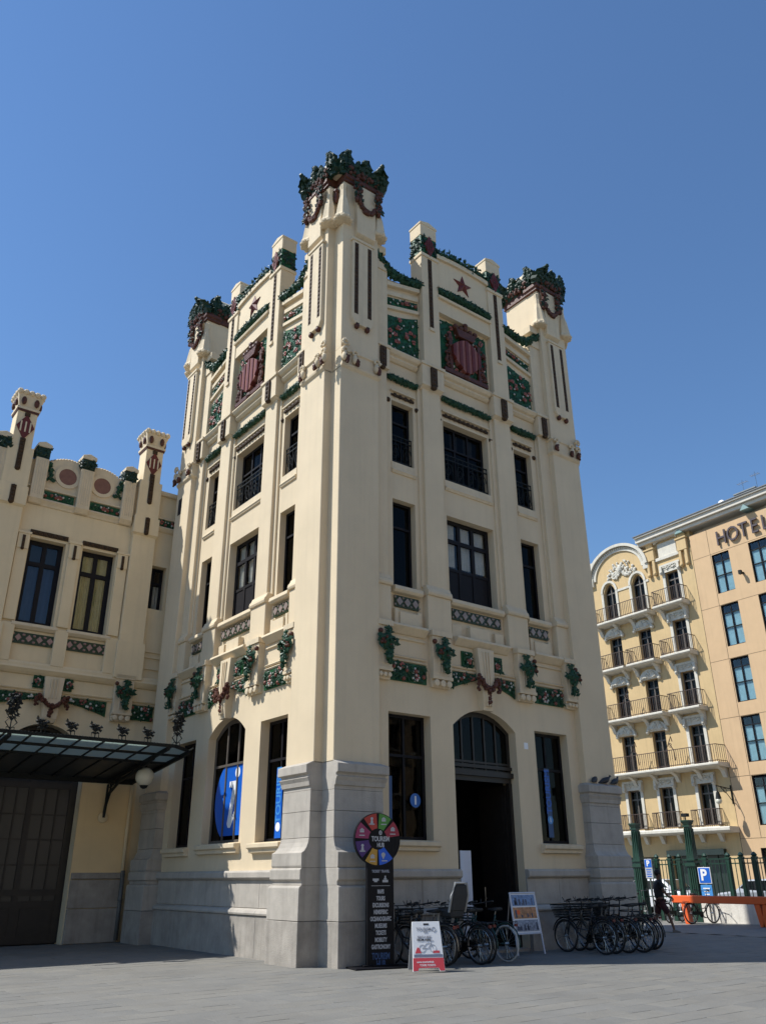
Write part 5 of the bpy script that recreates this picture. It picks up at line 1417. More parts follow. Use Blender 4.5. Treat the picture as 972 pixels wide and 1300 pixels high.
# paving beyond the loose stones, the road and the far pavement, each as its own sheet
def sheet(name, x0, x1, y0, y1, z, mt):
    b = MB(); b.quad((x0, y0, z), (x1, y0, z), (x1, y1, z), (x0, y1, z)); return struct(link(name, b.mesh(name, mt, recalc=False)))
PAVM = paving_mat()
sheet('plaza', -300, 300, -300, -14.0, -.004, PAVM); sheet('plaza', -300, -12.8, -14.0, 300, -.004, PAVM); sheet('plaza', 14.4, 21.4, -14.0, 300, -.004, PAVM); sheet('plaza', -12.8, 14.4, 9.6, 300, -.012, PAVM)
sheet('plaza', 21.4, 300, -300+0, -14.0, -.008, PAVM)
sheet('road', 21.45, 30.9, -14, 300, -.008, ASPH)
b = MB(); b.box(31.0, 36.5, -14, 120, -.02, .13); struct(link('pavement', b.mesh('pavement', PAVM)))
b = MB(); b.box(30.85, 30.998, -14, 120, -.02, .14); struct(link('kerb', b.mesh('kerb', STONE)))
sheet('plaza', 36.5, 300, -14, 300, -.012, PAVM)

# ---------------------------------------------------------------- unseen row behind the camera, added for warm bounce and window reflections
for k, (x0, x1, hh, col, lab) in enumerate(((-62, -38, 21, (.68, .54, .38), 'cream apartment house closing the far left of the square'), (-37.6, -12, 24, (.66, .48, .30), 'apricot apartment house in the middle of the far row'), (-11.6, 14, 20, (.70, .58, .42), 'pale cream bank building in the far row'), (14.4, 40, 23, (.64, .46, .28), 'ochre apartment house at the right end of the far row'))):
    t = thing('apartment_building', lab, 'building', ((x0+x1)/2, -42, 0), PI, 'row of buildings across the square')
    hw = (x1-x0)/2; nf = int(hh/3.6)
    cs = [-hw+1.6+2.6*j for j in range(int((2*hw-2.4)/2.6)+1)]
    hs = [(c_-.6, c_+.6, .9+3.6*f_+(0 if f_ else -.6), 3.2+3.6*f_) for c_ in cs for f_ in range(nf)]
    mt = mat('far_front_%d' % k, col, .85, .08, 1.0)
    g = MB(); grid(g, -hw, hw, 0, hh, hs, 0, .3); part(t, 'wall', g, mt)
    g = MB(); g.box(-hw, hw, .32, 12, 0, hh-.3); part(t, 'interior_wall', g, ROOM)
    g = MB(); g.box(-hw-.1, hw+.1, -.5, .4, hh-.02, hh+.4); g.box(-hw, hw, -.2, .05, 3.62, 3.9); part(t, 'cornice', g, TRIM)
    g = MB(); g.box(-hw, hw, .4, 12, hh, hh+.3); part(t, 'roof', g, ROOFM)
    f, ps = window(-.6, .6, 0, 2.3, .14, cols=2, transoms=(.75,)); fm = f.mesh('window', FRAME_G)
    for h_ in hs:
        if h_[3]-h_[2] < 2.5: link('window', fm, t, Matrix.Translation((h_[0]+.6, 0, h_[2])))
    sl2 = MB()
    for f_ in range(1, nf):
        for c_ in cs: sl2.box(c_-.9, c_+.9, -.55, .02, .72+3.6*f_, .86+3.6*f_)
    o = part(t, 'balcony_slabs', sl2, TRIM); o['kind'] = 'stuff'
# ---------------------------------------------------------------- fence, barrier, signs at the edge of the square
fence = thing('iron_fence', 'tall dark green iron fence on a low white wall across the square', 'fence', (20.2, 4, 0))
FB = Matrix.Translation((-20.2, -4, 0))
def fpart(name, mb, mt, M=I4, **k): return link(name, mb.mesh(name, mt, **k), fence, FB @ M)
b = MB(); b.box(20.05, 20.4, -6, 4.75, -.02, .72); b.box(20.02, 20.43, -6, 4.78, .72, .78); fpart('base_wall', b, WWALL, bevel=.01)
b = MB(); b.box(20.05, 20.4, 7.9, 26, -.02, .72); b.box(20.02, 20.43, 7.9, 26, .72, .78); fpart('base_wall', b, WWALL, bevel=.01)
for z in (2.14, 1.98, .84):
    b = MB(); b.box(20.19, 20.23, -6, 26, z-.02, z+.02); fpart('rail', b, GIRON)
pb = MB()
pb.box(-.075, .075, -.075, .075, 0, 2.2); pb.box(-.09, .09, -.09, .09, 2.12, 2.2); pb.lathe([(.08, 2.2), (.11, 2.26), (.06, 2.33), (.02, 2.36)], 8)
for k in (-.05, .05): pb.box(-.085, -.075, k-.012, k+.012, .3, 2.05); pb.box(-.012+k, .012+k, -.085, -.075, .3, 2.05)
pme = pb.mesh('fence_post', GIRON)
for y in [6.55, 5.95, 5.52, 4.40, 3.45, 2.92, 2.4, 1.8, 1.2, .6, 0, -.6, -1.2, 8.4, 9.2, 10]: link('fence_post', pme, fence, FB @ Matrix.Translation((20.21, y, 0)))
bar_ = MB(); bar_.box(-.012, .012, -.012, .012, .8, 2.13); bme = bar_.mesh('fence_bar', GIRON)
for k in range(70): link('fence_bar', bme, fence, FB @ Matrix.Translation((20.21, -1.6+.165*k, 0)))
tp = MB()
tp.loft([[(-.22, -.22, 0), (.22, -.22, 0), (.22, .22, 0), (-.22, .22, 0)], [(-.20, -.20, 1.9), (.20, -.20, 1.9), (.20, .20, 1.9), (-.20, .20, 1.9)]])
tp.box(-.26, .26, -.26, .26, 1.9, 2.02); tp.box(-.24, .24, -.24, .24, 2.10, 2.16)
tp.loft([[(-.19, -.19, 2.0), (.19, -.19, 2.0), (.19, .19, 2.0), (-.19, .19, 2.0)], [(-.13, -.13, 3.3), (.13, -.13, 3.3), (.13, .13, 3.3), (-.13, .13, 3.3)]])
tp.box(-.17, .17, -.17, .17, 3.3, 3.36); tp.loft([[(-.13, -.13, 3.36), (.13, -.13, 3.36), (.13, .13, 3.36), (-.13, .13, 3.36)], [(-.2, -.2, 3.5), (.2, -.2, 3.5), (.2, .2, 3.5), (-.2, .2, 3.5)]]); tp.box(-.21, .21, -.21, .21, 3.5, 3.55)
for k in (-.1, .0, .1):
    tp.box(-.235, -.20, k-.02, k+.02, .3, 1.85); tp.box(k-.02, k+.02, -.235, -.20, .3, 1.85); tp.box(-.185, -.15, k-.018, k+.018, 2.2, 3.25); tp.box(k-.018, k+.018, -.185, -.15, 2.2, 3.25)
tp.v = [(x*.86, y*.86, z) for x, y, z in tp.v]
tme = tp.mesh('tall_pillar', GIRON)
for y in (7.4, 4.93): link('tall_pillar', tme, fence, FB @ Matrix.Translation((20.21, y, 0)))
b = MB(); b.box(-.08, .08, -.08, .08, 0, .16); cm = MB(); cm.box(-.1, .1, -.12, .12, 3.68, 3.80); cm.bar((0, 0, 3.55), (0, 0, 3.7), .02)
fpart('floodlight', cm, IRON, Matrix.Translation((20.21, 4.98, 0)))
orange = thing('orange_barrier', 'bright orange barrier beam on angled legs in front of the fence', 'barrier', (18.7, 3, 0))
b = MB(); b.box(-.16, .16, -4.2, 1.95, .68, .92); part(orange, 'beam', b, ORNG, bevel=.02)
for y, lean in ((1.50, -.08), (-1.32, -.10), (-1.62, .10)):
    b = MB(); b.loft([[(-.13, y-.10, .68), (.13, y-.10, .68), (.13, y+.10, .68), (-.13, y+.10, .68)], [(-.13, y+lean-.09, 0), (.13, y+lean-.09, 0), (.13, y+lean+.09, 0), (-.13, y+lean+.09, 0)]]); part(orange, 'leg', b, ORNG, bevel=.01)
psign = thing('parking_sign', 'blue square parking sign with white P and a smaller blue plate below it', 'sign', (19.9, 4.32, 0))
b = MB(); b.bar((0.05, 0, 0), (0.05, 0, 1.9), .035, 8); part(psign, 'post', b, STEEL)
XF = Matrix.Translation((0, 0, 0)) @ frame_matrix((0, 0, 0), (0, -1, 0), (0, 0, 1))     # faces the square
def face_plate(p, name, w, h, z, mt, x=0, t=.02, y=0):
    q = MB(); q.box(x, x+t, y-w/2, y+w/2, z-h/2, z+h/2); return part(p, name, q, mt, bevel=.004)
face_plate(psign, 'sign_plate', .52, .56, 1.58, WINK, 0); face_plate(psign, 'sign_face', .47, .51, 1.58, BLUE, -.008, .006)
link('lettering', text_mesh('P', .52, WINK, .003, bold=.018), psign, frame_matrix((-.012, 0.03, 1.58), (0, -1, 0), (0, 0, 1)))
face_plate(psign, 'sub_plate', .46, .44, 1.04, BLUE_L, -.002)
for k in range(3): face_plate(psign, 'print_line', .28-.04*k, .04, 1.14-.10*k, WINK, -.006, .003)
bs = thing('information_sign', 'narrow blue and white sign beside the left tall fence pillar', 'sign', (19.9, 6.75, 0))
b = MB(); b.bar((0.05, 0, 0), (0.05, 0, 2.2), .03, 8); part(bs, 'post', b, STEEL)
face_plate(bs, 'sign_plate', .34, .70, 1.84, mat('grey_sign_plate', (.40, .42, .46), .5), 0); face_plate(bs, 'sign_face', .31, .28, 2.02, BLUE, -.006, .005)
for k in range(4): face_plate(bs, 'print_line', .24-.04*(k % 2), .035, 1.80-.08*k, BLUE, -.006, .005)
link('lettering', text_mesh('P', .28, WINK, .003, bold=.01), bs, frame_matrix((-.01, 0, 2.02), (0, -1, 0), (0, 0, 1)))

# ---------------------------------------------------------------- cars behind the fence
def car(paint, label, loc, rz):
    t = thing('parked_car', label, 'car', loc, rz, 'cars parked behind the fence')
    prof = [(-2.0, .35), (-2.05, .62), (-1.95, .92), (-1.2, 1.0), (-.65, 1.42), (.75, 1.46), (1.45, 1.05), (1.98, .95), (2.05, .6), (2.0, .32)]
    b = MB()
    rings = []
    for y, k in ((-.86, .94), (-.80, 1), (.80, 1), (.86, .94)):
        rings.append([(x*(.985 if k < 1 else 1), y*(1 if z < 1.02 else .80), .3+(z-.3)*(k if z > .5 else 1)) for x, z in prof])
    b.loft(rings); part(t, 'body', b, paint, bevel=.03)
    g = MB()
    for sy in (-1, 1): g.prism([(-1.05, 1.04), (-.62, 1.36), (.70, 1.40), (1.25, 1.06)], sy*.735, sy*.80)
    g.prism([(1.32, 1.08), (.80, 1.40), (.84, 1.43), (1.42, 1.07)], -.6, .6); g.prism([(-1.12, 1.06), (-.68, 1.38), (-.72, 1.41), (-1.22, 1.04)], -.6, .6)
    part(t, 'windows', g, mat('car_glass', (.01, .012, .014), .05))
    for x in (-1.25, 1.28):
        for y in (-.74, .74):
            w = MB(); w.lathe([(.05, -.1), (.31, -.1), (.33, -.06), (.33, .06), (.31, .1), (.05, .1)], 18, (x, y, .33), axis='y')
            o = part(t, 'wheel', w, RUBBER); w = MB(); w.lathe([(.02, -.105), (.19, -.105), (.19, .105), (.02, .105)], 12, (x, y, .33), axis='y'); link('rim', w.mesh('rim', STEEL), o)
    for y in (-.62, .62):
        w = MB(); w.ball((1.98, y, .74), .13, 8, 5, (.6, 1.2, .7)); part(t, 'headlight', w, WPLAST)
        w = MB(); w.ball((-1.99, y, .78), .12, 8, 5, (.6, 1, 1)); part(t, 'tail_light', w, RED)
    return t
car(CARW, 'white hatchback parked behind the fence beside the left fence pillar', (24.2, 9.4, 0), R(90))
car(CARG, 'silver hatchback parked behind the fence below the shopfront', (24.3, 4.2, 0), R(-90))

# ---------------------------------------------------------------- bicycles
def arc(c, r, a0, a1, n, x=0): return [(x, c[0]+r*math.cos(a0+(a1-a0)*k/n), c[1]+r*math.sin(a0+(a1-a0)*k/n)) for k in range(n+1)]
RA, FA, WR = (-.54, .34), (.54, .34), .325
def wheel_meshes(rubber=RUBBER):
    ty = MB(); ty.tube(arc((0, 0), WR, 0, 2*PI*27/28, 27), .019, 6, closed=True)
    ri = MB(); ri.tube(arc((0, 0), WR-.03, 0, 2*PI*27/28, 27), .012, 4, closed=True)
    sp = MB()
    for k in range(20):
        a = 2*PI*k/20; sx = .025 if k % 2 else -.025; sp.bar((sx, .03*math.cos(a+.6), .03*math.sin(a+.6)), (0, (WR-.03)*math.cos(a), (WR-.03)*math.sin(a)), .0028, 3)
    sp.lathe([(.01, -.05), (.028, -.045), (.028, .045), (.01, .05)], 8, axis='x')
    return ty.mesh('tyre', rubber, smooth=True), ri.mesh('rim', STEEL, smooth=True), sp.mesh('spokes', STEEL)
TYRE, RIM, SPOKE = wheel_meshes(); TYRE_W = wheel_meshes(BIKE_WH)[0]
def bike_frame(step=True):
    b = MB(); bb = (0, -.08, .30); seat = (0, -.27, .86); hd = (0, .37, .86); hl = (0, .42, .64)
    b.bar(bb, seat, .017, 7); b.bar(hl, hd, .020, 7)
    if step: b.tube([hl, (0, .18, .42), (0, .02, .31), bb], .022, 7); b.tube([(0, .40, .72), (0, .16, .50), (0, -.14, .47)], .016, 7)
    else: b.bar(hl, bb, .019, 7); b.bar((0, .38, .80), (0, -.25, .80), .017, 7)
    for x in (-.05, .05):
        b.bar((0, -.08, .30), (x, *RA), .011, 6); b.bar((0, -.25, .80), (x, *RA), .010, 6)
        b.tube([(x*.9, .425, .63), (x, .47, .52), (x, *FA)], .012, 6)
    b.tube(arc(RA, .375, .15, PI*1.05, 12), .017, 4); b.tube(arc(FA, .375, .25, PI*.95, 12), .017, 4)
    return b
def make_bike(frame_mt, label, loc, rz, step=True, basket=True, child=False, white_rear=False):
    t = thing('bicycle', label, 'bicycle', loc, rz, 'hire bicycles parked outside the tower doorway')
    for ax, w_ in ((RA, white_rear), (FA, False)):
        c_ = MB(); c_.lathe([(.008, -.06), (.022, -.055), (.022, .055), (.008, .06)], 8, axis='x')
        o = link('wheel', c_.mesh('wheel', STEEL), t, Matrix.Translation((0, *ax)))
        link('tyre', TYRE_W if w_ else TYRE, o); link('rim', RIM, o); link('spokes', SPOKE, o)
    part(t, 'frame', bike_frame(step), frame_mt, smooth=True)
    b = MB(); b.tube([(0, .37, .86), (0, .34, 1.00), (0, .38, 1.06)], .014, 6)
    b.tube([(-.30, .10, 1.10), (-.27, .22, 1.09), (-.14, .36, 1.06), (.14, .36, 1.06), (.27, .22, 1.09), (.30, .10, 1.10)], .012, 6); o = part(t, 'handlebar', b, BIKE_DK, smooth=True)
    g = MB()
    for s_ in (-1, 1): g.tube([(s_*.305, .06, 1.11), (s_*.285, .19, 1.09)], .019, 7); g.tube([(s_*.22, .28, 1.07), (s_*.29, .22, 1.04), (s_*.31, .12, 1.05)], .006, 5); g.bar((s_*.2, .33, 1.05), (s_*.24, .36, 1.15), .008, 5)
    link('grips', g.mesh('grips', RUBBER), o)
    b = MB(); b.loft([[(-.03, -.08, .945), (.03, -.08, .945), (.03, -.08, .975), (-.03, -.08, .975)], [(-.05, -.2, .935), (.05, -.2, .935), (.05, -.2, .985), (-.05, -.2, .985)], [(-.12, -.34, .93), (.12, -.34, .93), (.10, -.34, 1.0), (-.10, -.34, 1.0)], [(-.10, -.40, .95), (.10, -.40, .95), (.08, -.40, 1.0), (-.08, -.40, 1.0)]])
    o = part(t, 'saddle', b, RUBBER, bevel=.012); b = MB(); b.bar((0, -.25, .84), (0, -.29, .95), .013, 6); link('seat_post', b.mesh('seat_post', STEEL), o)
    b = MB(); b.lathe([(.02, .05), (.10, .05), (.10, .06), (.02, .06)], 14, (0, -.08, .30), axis='x'); b.bar((.07, -.08, .30), (.08, .06, .20), .011, 5); b.bar((-.07, -.08, .30), (-.08, -.22, .40), .011, 5)
    b.box(.06, .16, .02, .10, .185, .21); b.box(-.16, -.06, -.26, -.18, .39, .415); b.box(.055, .075, -.54, -.02, .29, .40)
    part(t, 'crank', b, IRON)
    b = MB()
    for x in (-.07, .07): b.tube([(x, -.22, .74), (x, -.82, .74)], .007, 5); b.bar((x, -.75, .74), (x*.8, -.56, .36), .006, 5)
    for k in range(5): b.bar((-.07, -.3-.12*k, .74), (.07, -.3-.12*k, .74), .006, 5)
    o = part(t, 'rack', b, BIKE_DK); q = MB(); q.box(-.035, .035, -.85, -.82, .66, .71); link('rear_light', q.mesh('rear_light', MAROON), o)
    b = MB(); b.bar((.05, -.5, .36), (.16, -.44, .01), .009, 5); part(t, 'kickstand', b, STEEL)
    if basket:
        b = MB(); A = [(-.14, .50, .72), (.14, .50, .72), (.14, .70, .72), (-.14, .70, .72)]; Bq = [(-.19, .46, .98), (.19, .46, .98), (.19, .78, .98), (-.19, .78, .98)]
        for i in range(4):
            j = (i+1) % 4
            for k in range(9):
                u = k/8; p0 = Vector(A[i]).lerp(Vector(A[j]), u); p1 = Vector(Bq[i]).lerp(Vector(Bq[j]), u); b.bar(p0, p1, .005, 4)
            for k in range(6):
                u = k/5; b.bar(Vector(A[i]).lerp(Vector(Bq[i]), u), Vector(A[j]).lerp(Vector(Bq[j]), u), .006 if k < 5 else .012, 4)
        for k in range(6): b.bar((-.14+.056*k, .5, .72), (-.14+.056*k, .7, .72), .005, 4)
        part(t, 'basket', b, IRON)
    if child:
        b = MB(); b.loft([[(-.16, -.52, .84), (.16, -.52, .84), (.16, -.86, .84), (-.16, -.86, .84)], [(-.19, -.50, 1.0), (.19, -.50, 1.0), (.19, -.90, 1.0), (-.19, -.90, 1.0)]])
        b.loft([[(-.19, -.82, .95), (.19, -.82, .95), (.19, -.90, .95), (-.19, -.90, .95)], [(-.20, -.90, 1.25), (.20, -.90, 1.25), (.20, -.98, 1.25), (-.20, -.98, 1.25)], [(-.15, -.95, 1.46), (.15, -.95, 1.46), (.15, -1.02, 1.46), (-.15, -1.02, 1.46)]])
        o = part(t, 'child_seat', b, PLAST, bevel=.04)
        q = MB(); q.tube([(-.21, -.84, .95), (-.22, -.95, 1.25), (-.15, -1.0, 1.48), (.15, -1.0, 1.48), (.22, -.95, 1.25), (.21, -.84, .95)], .025, 6); q.tube([(-.2, -.52, .98), (-.19, -.45, .7), (-.17, -.48, .5)], .03, 6); q.tube([(.2, -.52, .98), (.19, -.45, .7), (.17, -.48, .5)], .03, 6)
        link('seat_rim', q.mesh('seat_rim', mat('light_grey_plastic', (.30, .31, .31), .5)), o)
    return t
BK = [((1.62, -.72), -.04, BIKE_DK, True, True, 0, 0, 'dark bicycle behind the black totem, leftmost of the row left of the door'),
      ((2.05, -.70), .09, BIKE_BR, True, True, 0, 0, 'dark hire bicycle just right of the black totem, partly behind the white board'),
      ((2.42, -.46), -.02, BIKE_DK, True, True, 1, 0, 'black bicycle with a grey child seat standing above the white board'),
      ((2.78, -.92), .10, BIKE_DK, True, False, 0, 0, 'dark bicycle without basket in front of the white column'),
      ((3.16, -.80), -.08, BIKE_GR, False, True, 0, 0, 'dark green bicycle second from the doorway in the left row'),
      ((3.62, -.86), .04, BIKE_GR, True, True, 0, 1, 'green bicycle with a pale rear tyre at the edge of the doorway'),
      ((6.42, -1.12), .03, BIKE_DK, True, True, 0, 0, 'black hire bicycle nearest the poster stand in the right row'),
      ((6.84, -1.08), -.07, BIKE_BR, True, True, 0, 0, 'bronze step-through bicycle second from the poster stand'),
      ((7.18, -1.14), .02, BIKE_DK, True, True, 0, 0, 'black bicycle third from the poster stand'),
      ((7.52, -1.28), .06, BIKE_BR, True, True, 0, 0, 'bronze bicycle fourth from the poster stand'),
      ((8.0, -1.02), .10, BIKE_DK, True, True, 0, 0, 'black bicycle second from the right end of the right row'),
      ((8.42, -.95), -.06, BIKE_DK, False, False, 0, 0, 'black bicycle with high saddle at the right end of the right row')]
for (x, y), rz, mt, st_, bk_, ch, wr, lab in BK: make_bike(mt, lab, (x, y, 0), rz, st_, bk_, bool(ch), bool(wr))
FBK = [((18.9, 6.6), R(-70), BIKE_DK, 'dark bicycle leaning near the man at the fence'), ((19.3, 5.4), R(-80), BIKE_GR, 'green bicycle behind the left leg of the orange barrier'), ((19.2, 4.2), R(-100), BIKE_BR, 'bronze bicycle under the parking sign behind the orange beam')]
for (x, y), rz, mt, lab in FBK:
    t = make_bike(mt, lab, (x, y, 0), rz+R(0), True, False); t['group'] = 'bicycles standing along the far fence'

# ---------------------------------------------------------------- signs on the square
totem = thing('totem_sign', 'black upright totem sign with a round colour wheel and white words', 'sign', (.98, -.62, 0), R(-14))
b = MB(); b.box(-.62, .62, -.30, .30, .0, .03); b.box(-.36, .36, -.06, .06, .03, .06); part(totem, 'base', b, BLACK, bevel=.006)
b = MB(); b.box(-.285, .285, -.05, .05, .06, 2.5); part(totem, 'panel', b, BLACK, bevel=.006)
ZC, RD = 2.30, .50
b = MB(); b.prism([(-.06+RD*math.cos(2*PI*k/40), ZC+RD*math.sin(2*PI*k/40)) for k in range(40)], -.045, .045); wheel_o = part(totem, 'wheel_board', b, BLACK)
segs = [(65, 95, RED, 'DISCOVER'), (20, 55, None, 'BIKES')]
WED = [(93, 128, (.40, .04, .03)), (52, 86, (.07, .24, .04)), (8, 44, (.30, .02, .045)), (140, 178, (.28, .03, .10)), (186, 226, (.06, .02, .14)), (236, 268, (.48, .26, .04)), (274, 312, (.01, .10, .55))]
TXT = ['TICKETS', 'NATURE', 'VISIT', 'EVENTS', 'ARTS', 'TASTE', 'MAPS']
for i, (a0, a1, col) in enumerate(WED):
    b = MB(); n = 6; r0, r1 = .20, .485
    pts = [(-.06+r1*math.cos(R(a0+(a1-a0)*k/n)), ZC+r1*math.sin(R(a0+(a1-a0)*k/n))) for k in range(n+1)]
    pts += [(-.06+r0*math.cos(R(a1-(a1-a0)*k/n)), ZC+r0*math.sin(R(a1-(a1-a0)*k/n))) for k in range(n+1)]
    b.prism(pts, -.052, -.046); sg = part(totem, 'wheel_segment', b, mat('segment_%d' % i, col, .45))
    am = R((a0+a1)/2); x, z = -.06+.37*math.cos(am), ZC+.37*math.sin(am)
    b = MB()
    if i in (0, 4): b.ball((x, -.054, z+.04), .03, 8, 5, (1, .1, 1)); b.prism([(x-.02, z+.01), (x+.02, z+.01), (x+.035, z-.08), (x-.035, z-.08)], -.056, -.052)
    elif i == 6: b.prism([(x-.045+.045*math.cos(k*PI/8)+.02, z+.045+.045*math.sin(k*PI/8)) for k in range(9)]+[(x-.025, z-.04)], -.056, -.052)
    else: b.box(x-.045, x+.045, -.056, -.052, z-.01, z+.03); b.prism([(x-.055, z+.035), (x+.055, z+.035), (x, z+.075)], -.056, -.052)
    link('pictogram', b.mesh('pictogram', TINK), sg)
    b = MB(); b.box(x-.06, x+.06, -.056, -.052, z-.075, z-.055); link('print_line', b.mesh('print_line', TINK), sg)
def tline(txt, size, z, mt, x=0., sx=.62, y=-.053, bold=.004, p=totem):
    return link('lettering', text_mesh(txt, size, mt, .0015, bold=bold, sx=sx), p, frame_matrix((x, y, z), (1, 0, 0), (0, 0, 1)))
tline('TOURISM', .13, ZC+.0, TINK, 0, .72, -.056); tline('HUB', .11, ZC-.115, TINK, 0, .72, -.056)
b = MB(); b.prism([(.035*math.cos(2*PI*k/14), ZC+.12+.045*math.sin(2*PI*k/14)) for k in range(14)], -.053, -.047); part(totem, 'emblem', b, TINK)
tline('i', .07, ZC+.12, INK, 0, 1, -.054)
tline('TICKET', .065, 1.70, GREYINK, -.1, .8); tline('TRAVEL', .065, 1.70, GREYINK, .1, .8)
b = MB(); b.box(-.17, -.04, -.053, -.049, 1.53, 1.57); b.box(-.14, -.07, -.053, -.049, 1.505, 1.53); b.box(.04, .16, -.053, -.049, 1.50, 1.545); b.box(.07, .13, -.053, -.049, 1.55, 1.575); b.box(.085, .115, -.053, -.049, 1.58, 1.62); part(totem, 'pictogram', b, TINK)
b = MB(); b.box(-.20, .20, -.053, -.049, 1.435, 1.442); part(totem, 'print_line', b, TINK)
for k, w_ in enumerate(('MAPS', 'TOURS', 'EXCURSIONS', 'HEMISFERIC', 'OCEANOGRAFIC', 'MUSEUMS', 'TICKETS', 'MOBILITY', 'GASTRONOMY')): tline(w_, .105, 1.33-.121*k, TINK, 0, .55)
tline('TOURISM', .16, .17, NAVYINK, 0, .55); 
for o in [o for o in totem.children if o.name.startswith('lettering')][-1:]: o.matrix_local = frame_matrix((0, -.053, .20), (1, 0, 0), (0, 0, 1))
tline('HUB', .16, .05+.02, NAVYINK, 0, .6)

ab = thing('sandwich_board', 'white folding sandwich board with a red foot and black print', 'sign board', (1.22, -1.72, 0), R(-28))
def boardM(sgn): return Matrix.Translation((0, 0, .82)) @ Matrix.Rotation(sgn*R(15), 4, 'X') @ Matrix.Translation((0, 0, -.83))
FM_, BM_ = boardM(-1), boardM(1)
b = MB(); b.prism([(-.30, 0), (-.20, 0), (-.18, .05), (.18, .05), (.20, 0), (.30, 0), (.26, .83), (-.26, .83)], -.025, .0); fp = link('front_board', b.mesh('front_board', WPLAST, bevel=.004), ab, FM_)
b = MB(); b.prism([(-.30, 0), (-.20, 0), (-.18, .05), (.18, .05), (.20, 0), (.30, 0), (.26, .83), (-.26, .83)], .0, .025); link('back_board', b.mesh('back_board', GBOARD, bevel=.004), ab, BM_)
def bprint(name, mb, mt): link(name, mb.mesh(name, mt), fp)
b = MB(); b.prism([(-.294, .012), (-.205, .012), (-.185, .06), (.185, .06), (.205, .012), (.294, .012), (.285, .22), (-.285, .22)], -.029, -.0255); bprint('red_foot', b, RED)
b = MB(); b.box(-.26, .27, -.029, -.0255, .235, .28); bprint('print_band', b, mat('slate_print', (.18, .20, .27), .5))
b = MB(); b.box(-.05, .05, -.0285, -.0255, .77, .80); bprint('hand_slot', b, INK)
def btext(t_, s_, x, z, mt, sx=.9): link('lettering', text_mesh(t_, s_, mt, .0012, sx=sx, bold=.001), fp, frame_matrix((x, -.0295, z), (1, 0, 0), (0, 0, 1)))
btext('TOURISM', .075, -.05, .70, GREYINK); btext('HUB', .04, -.02, .655, GREYINK); btext('RENT A BIKE', .05, -.05, .57, GREYINK); btext('FROM HERE', .055, -.06, .52, INK)
btext('www.tourismhub', .05, -.06, .155, WINK); btext('TOURS TICKETS', .045, -.02, .10, WINK)
b = MB(); b.tube([(.14+.035*math.cos(k*PI/7), -.0275, .70+.035*math.sin(k*PI/7)) for k in range(14)], .005, 4, closed=True)
for a in ((-.10, .38), (.10, .38)): b.tube([(a[0]+.06*math.cos(k*PI/8), -.0275, a[1]+.06*math.sin(k*PI/8)) for k in range(16)], .003, 4, closed=True)
for p_, q_ in (((-.10, .38), (-.02, .46)), ((-.02, .46), (.07, .46)), ((.07, .46), (0, .38)), ((0, .38), (-.1, .38)), ((.10, .38), (.06, .50)), ((.06, .5), (.12, .51))): b.bar((p_[0], -.0275, p_[1]), (q_[0], -.0275, q_[1]), .003, 4)
bprint('bicycle_drawing', b, GREYINK)
b = MB(); b.prism([(-.24, .30), (-.12, .30), (-.15, .38), (-.19, .40)], -.0288, -.0255); b.box(.10, .22, -.0288, -.0255, .30, .34); bprint('red_print', b, RED)

ps_ = thing('poster_stand', 'white framed poster stand with three city pictures beside the doorway', 'sign stand', (5.28, -.42, 0), R(-4))
TL_ = Matrix.Rotation(R(-9), 4, 'X')
b = MB()
for x in (-.40, .40): b.bar((x, 0, 0), (x*.94, 0, 1.26), .018, 6)
for z in (1.26, .42): b.bar((-.39, 0, z), (.39, 0, z), .018, 6)
fo = link('frame', b.mesh('frame', mat('white_metal_frame', (.62, .64, .70), .4)), ps_, Matrix.Translation((0, -.12, 0)) @ TL_)
b = MB(); b.box(-.37, .37, .0, .015, .44, 1.24); link('poster', b.mesh('poster', WPLAST), fo)
for z0, z1, mt in ((.99, 1.22, PSKY), (.73, .96, PSUN), (.47, .70, PCITY)):
    b = MB(); b.box(-.345, .345, -.006, 0, z0, z1); link('picture', b.mesh('picture', mt), fo)
b = MB(); rr = random.Random(12)
for z0, nn in ((.99, 11), (.73, 5), (.47, 13)):
    for k in range(nn): x = rr.uniform(-.32, .30); b.box(x, x+rr.uniform(.02, .06), -.0085, -.006, z0+.02, z0+rr.uniform(.05, .18))
link('picture_skyline', b.mesh('picture_skyline', mat('picture_dark_print', (.07, .08, .12), .5, .4, 20)), fo)
b = MB(); b.prism([(-.20+.05*math.cos(k*PI/8), .86+.05*math.sin(k*PI/8)) for k in range(16)], -.0088, -.006); link('picture_sun', b.mesh('picture_sun', ORNG), fo)
b = MB()
for x in (-.38, .38): b.bar((x, .32, 0), (x*.94, .09, 1.24), .014, 6)
part(ps_, 'rear_leg', b, STEEL)

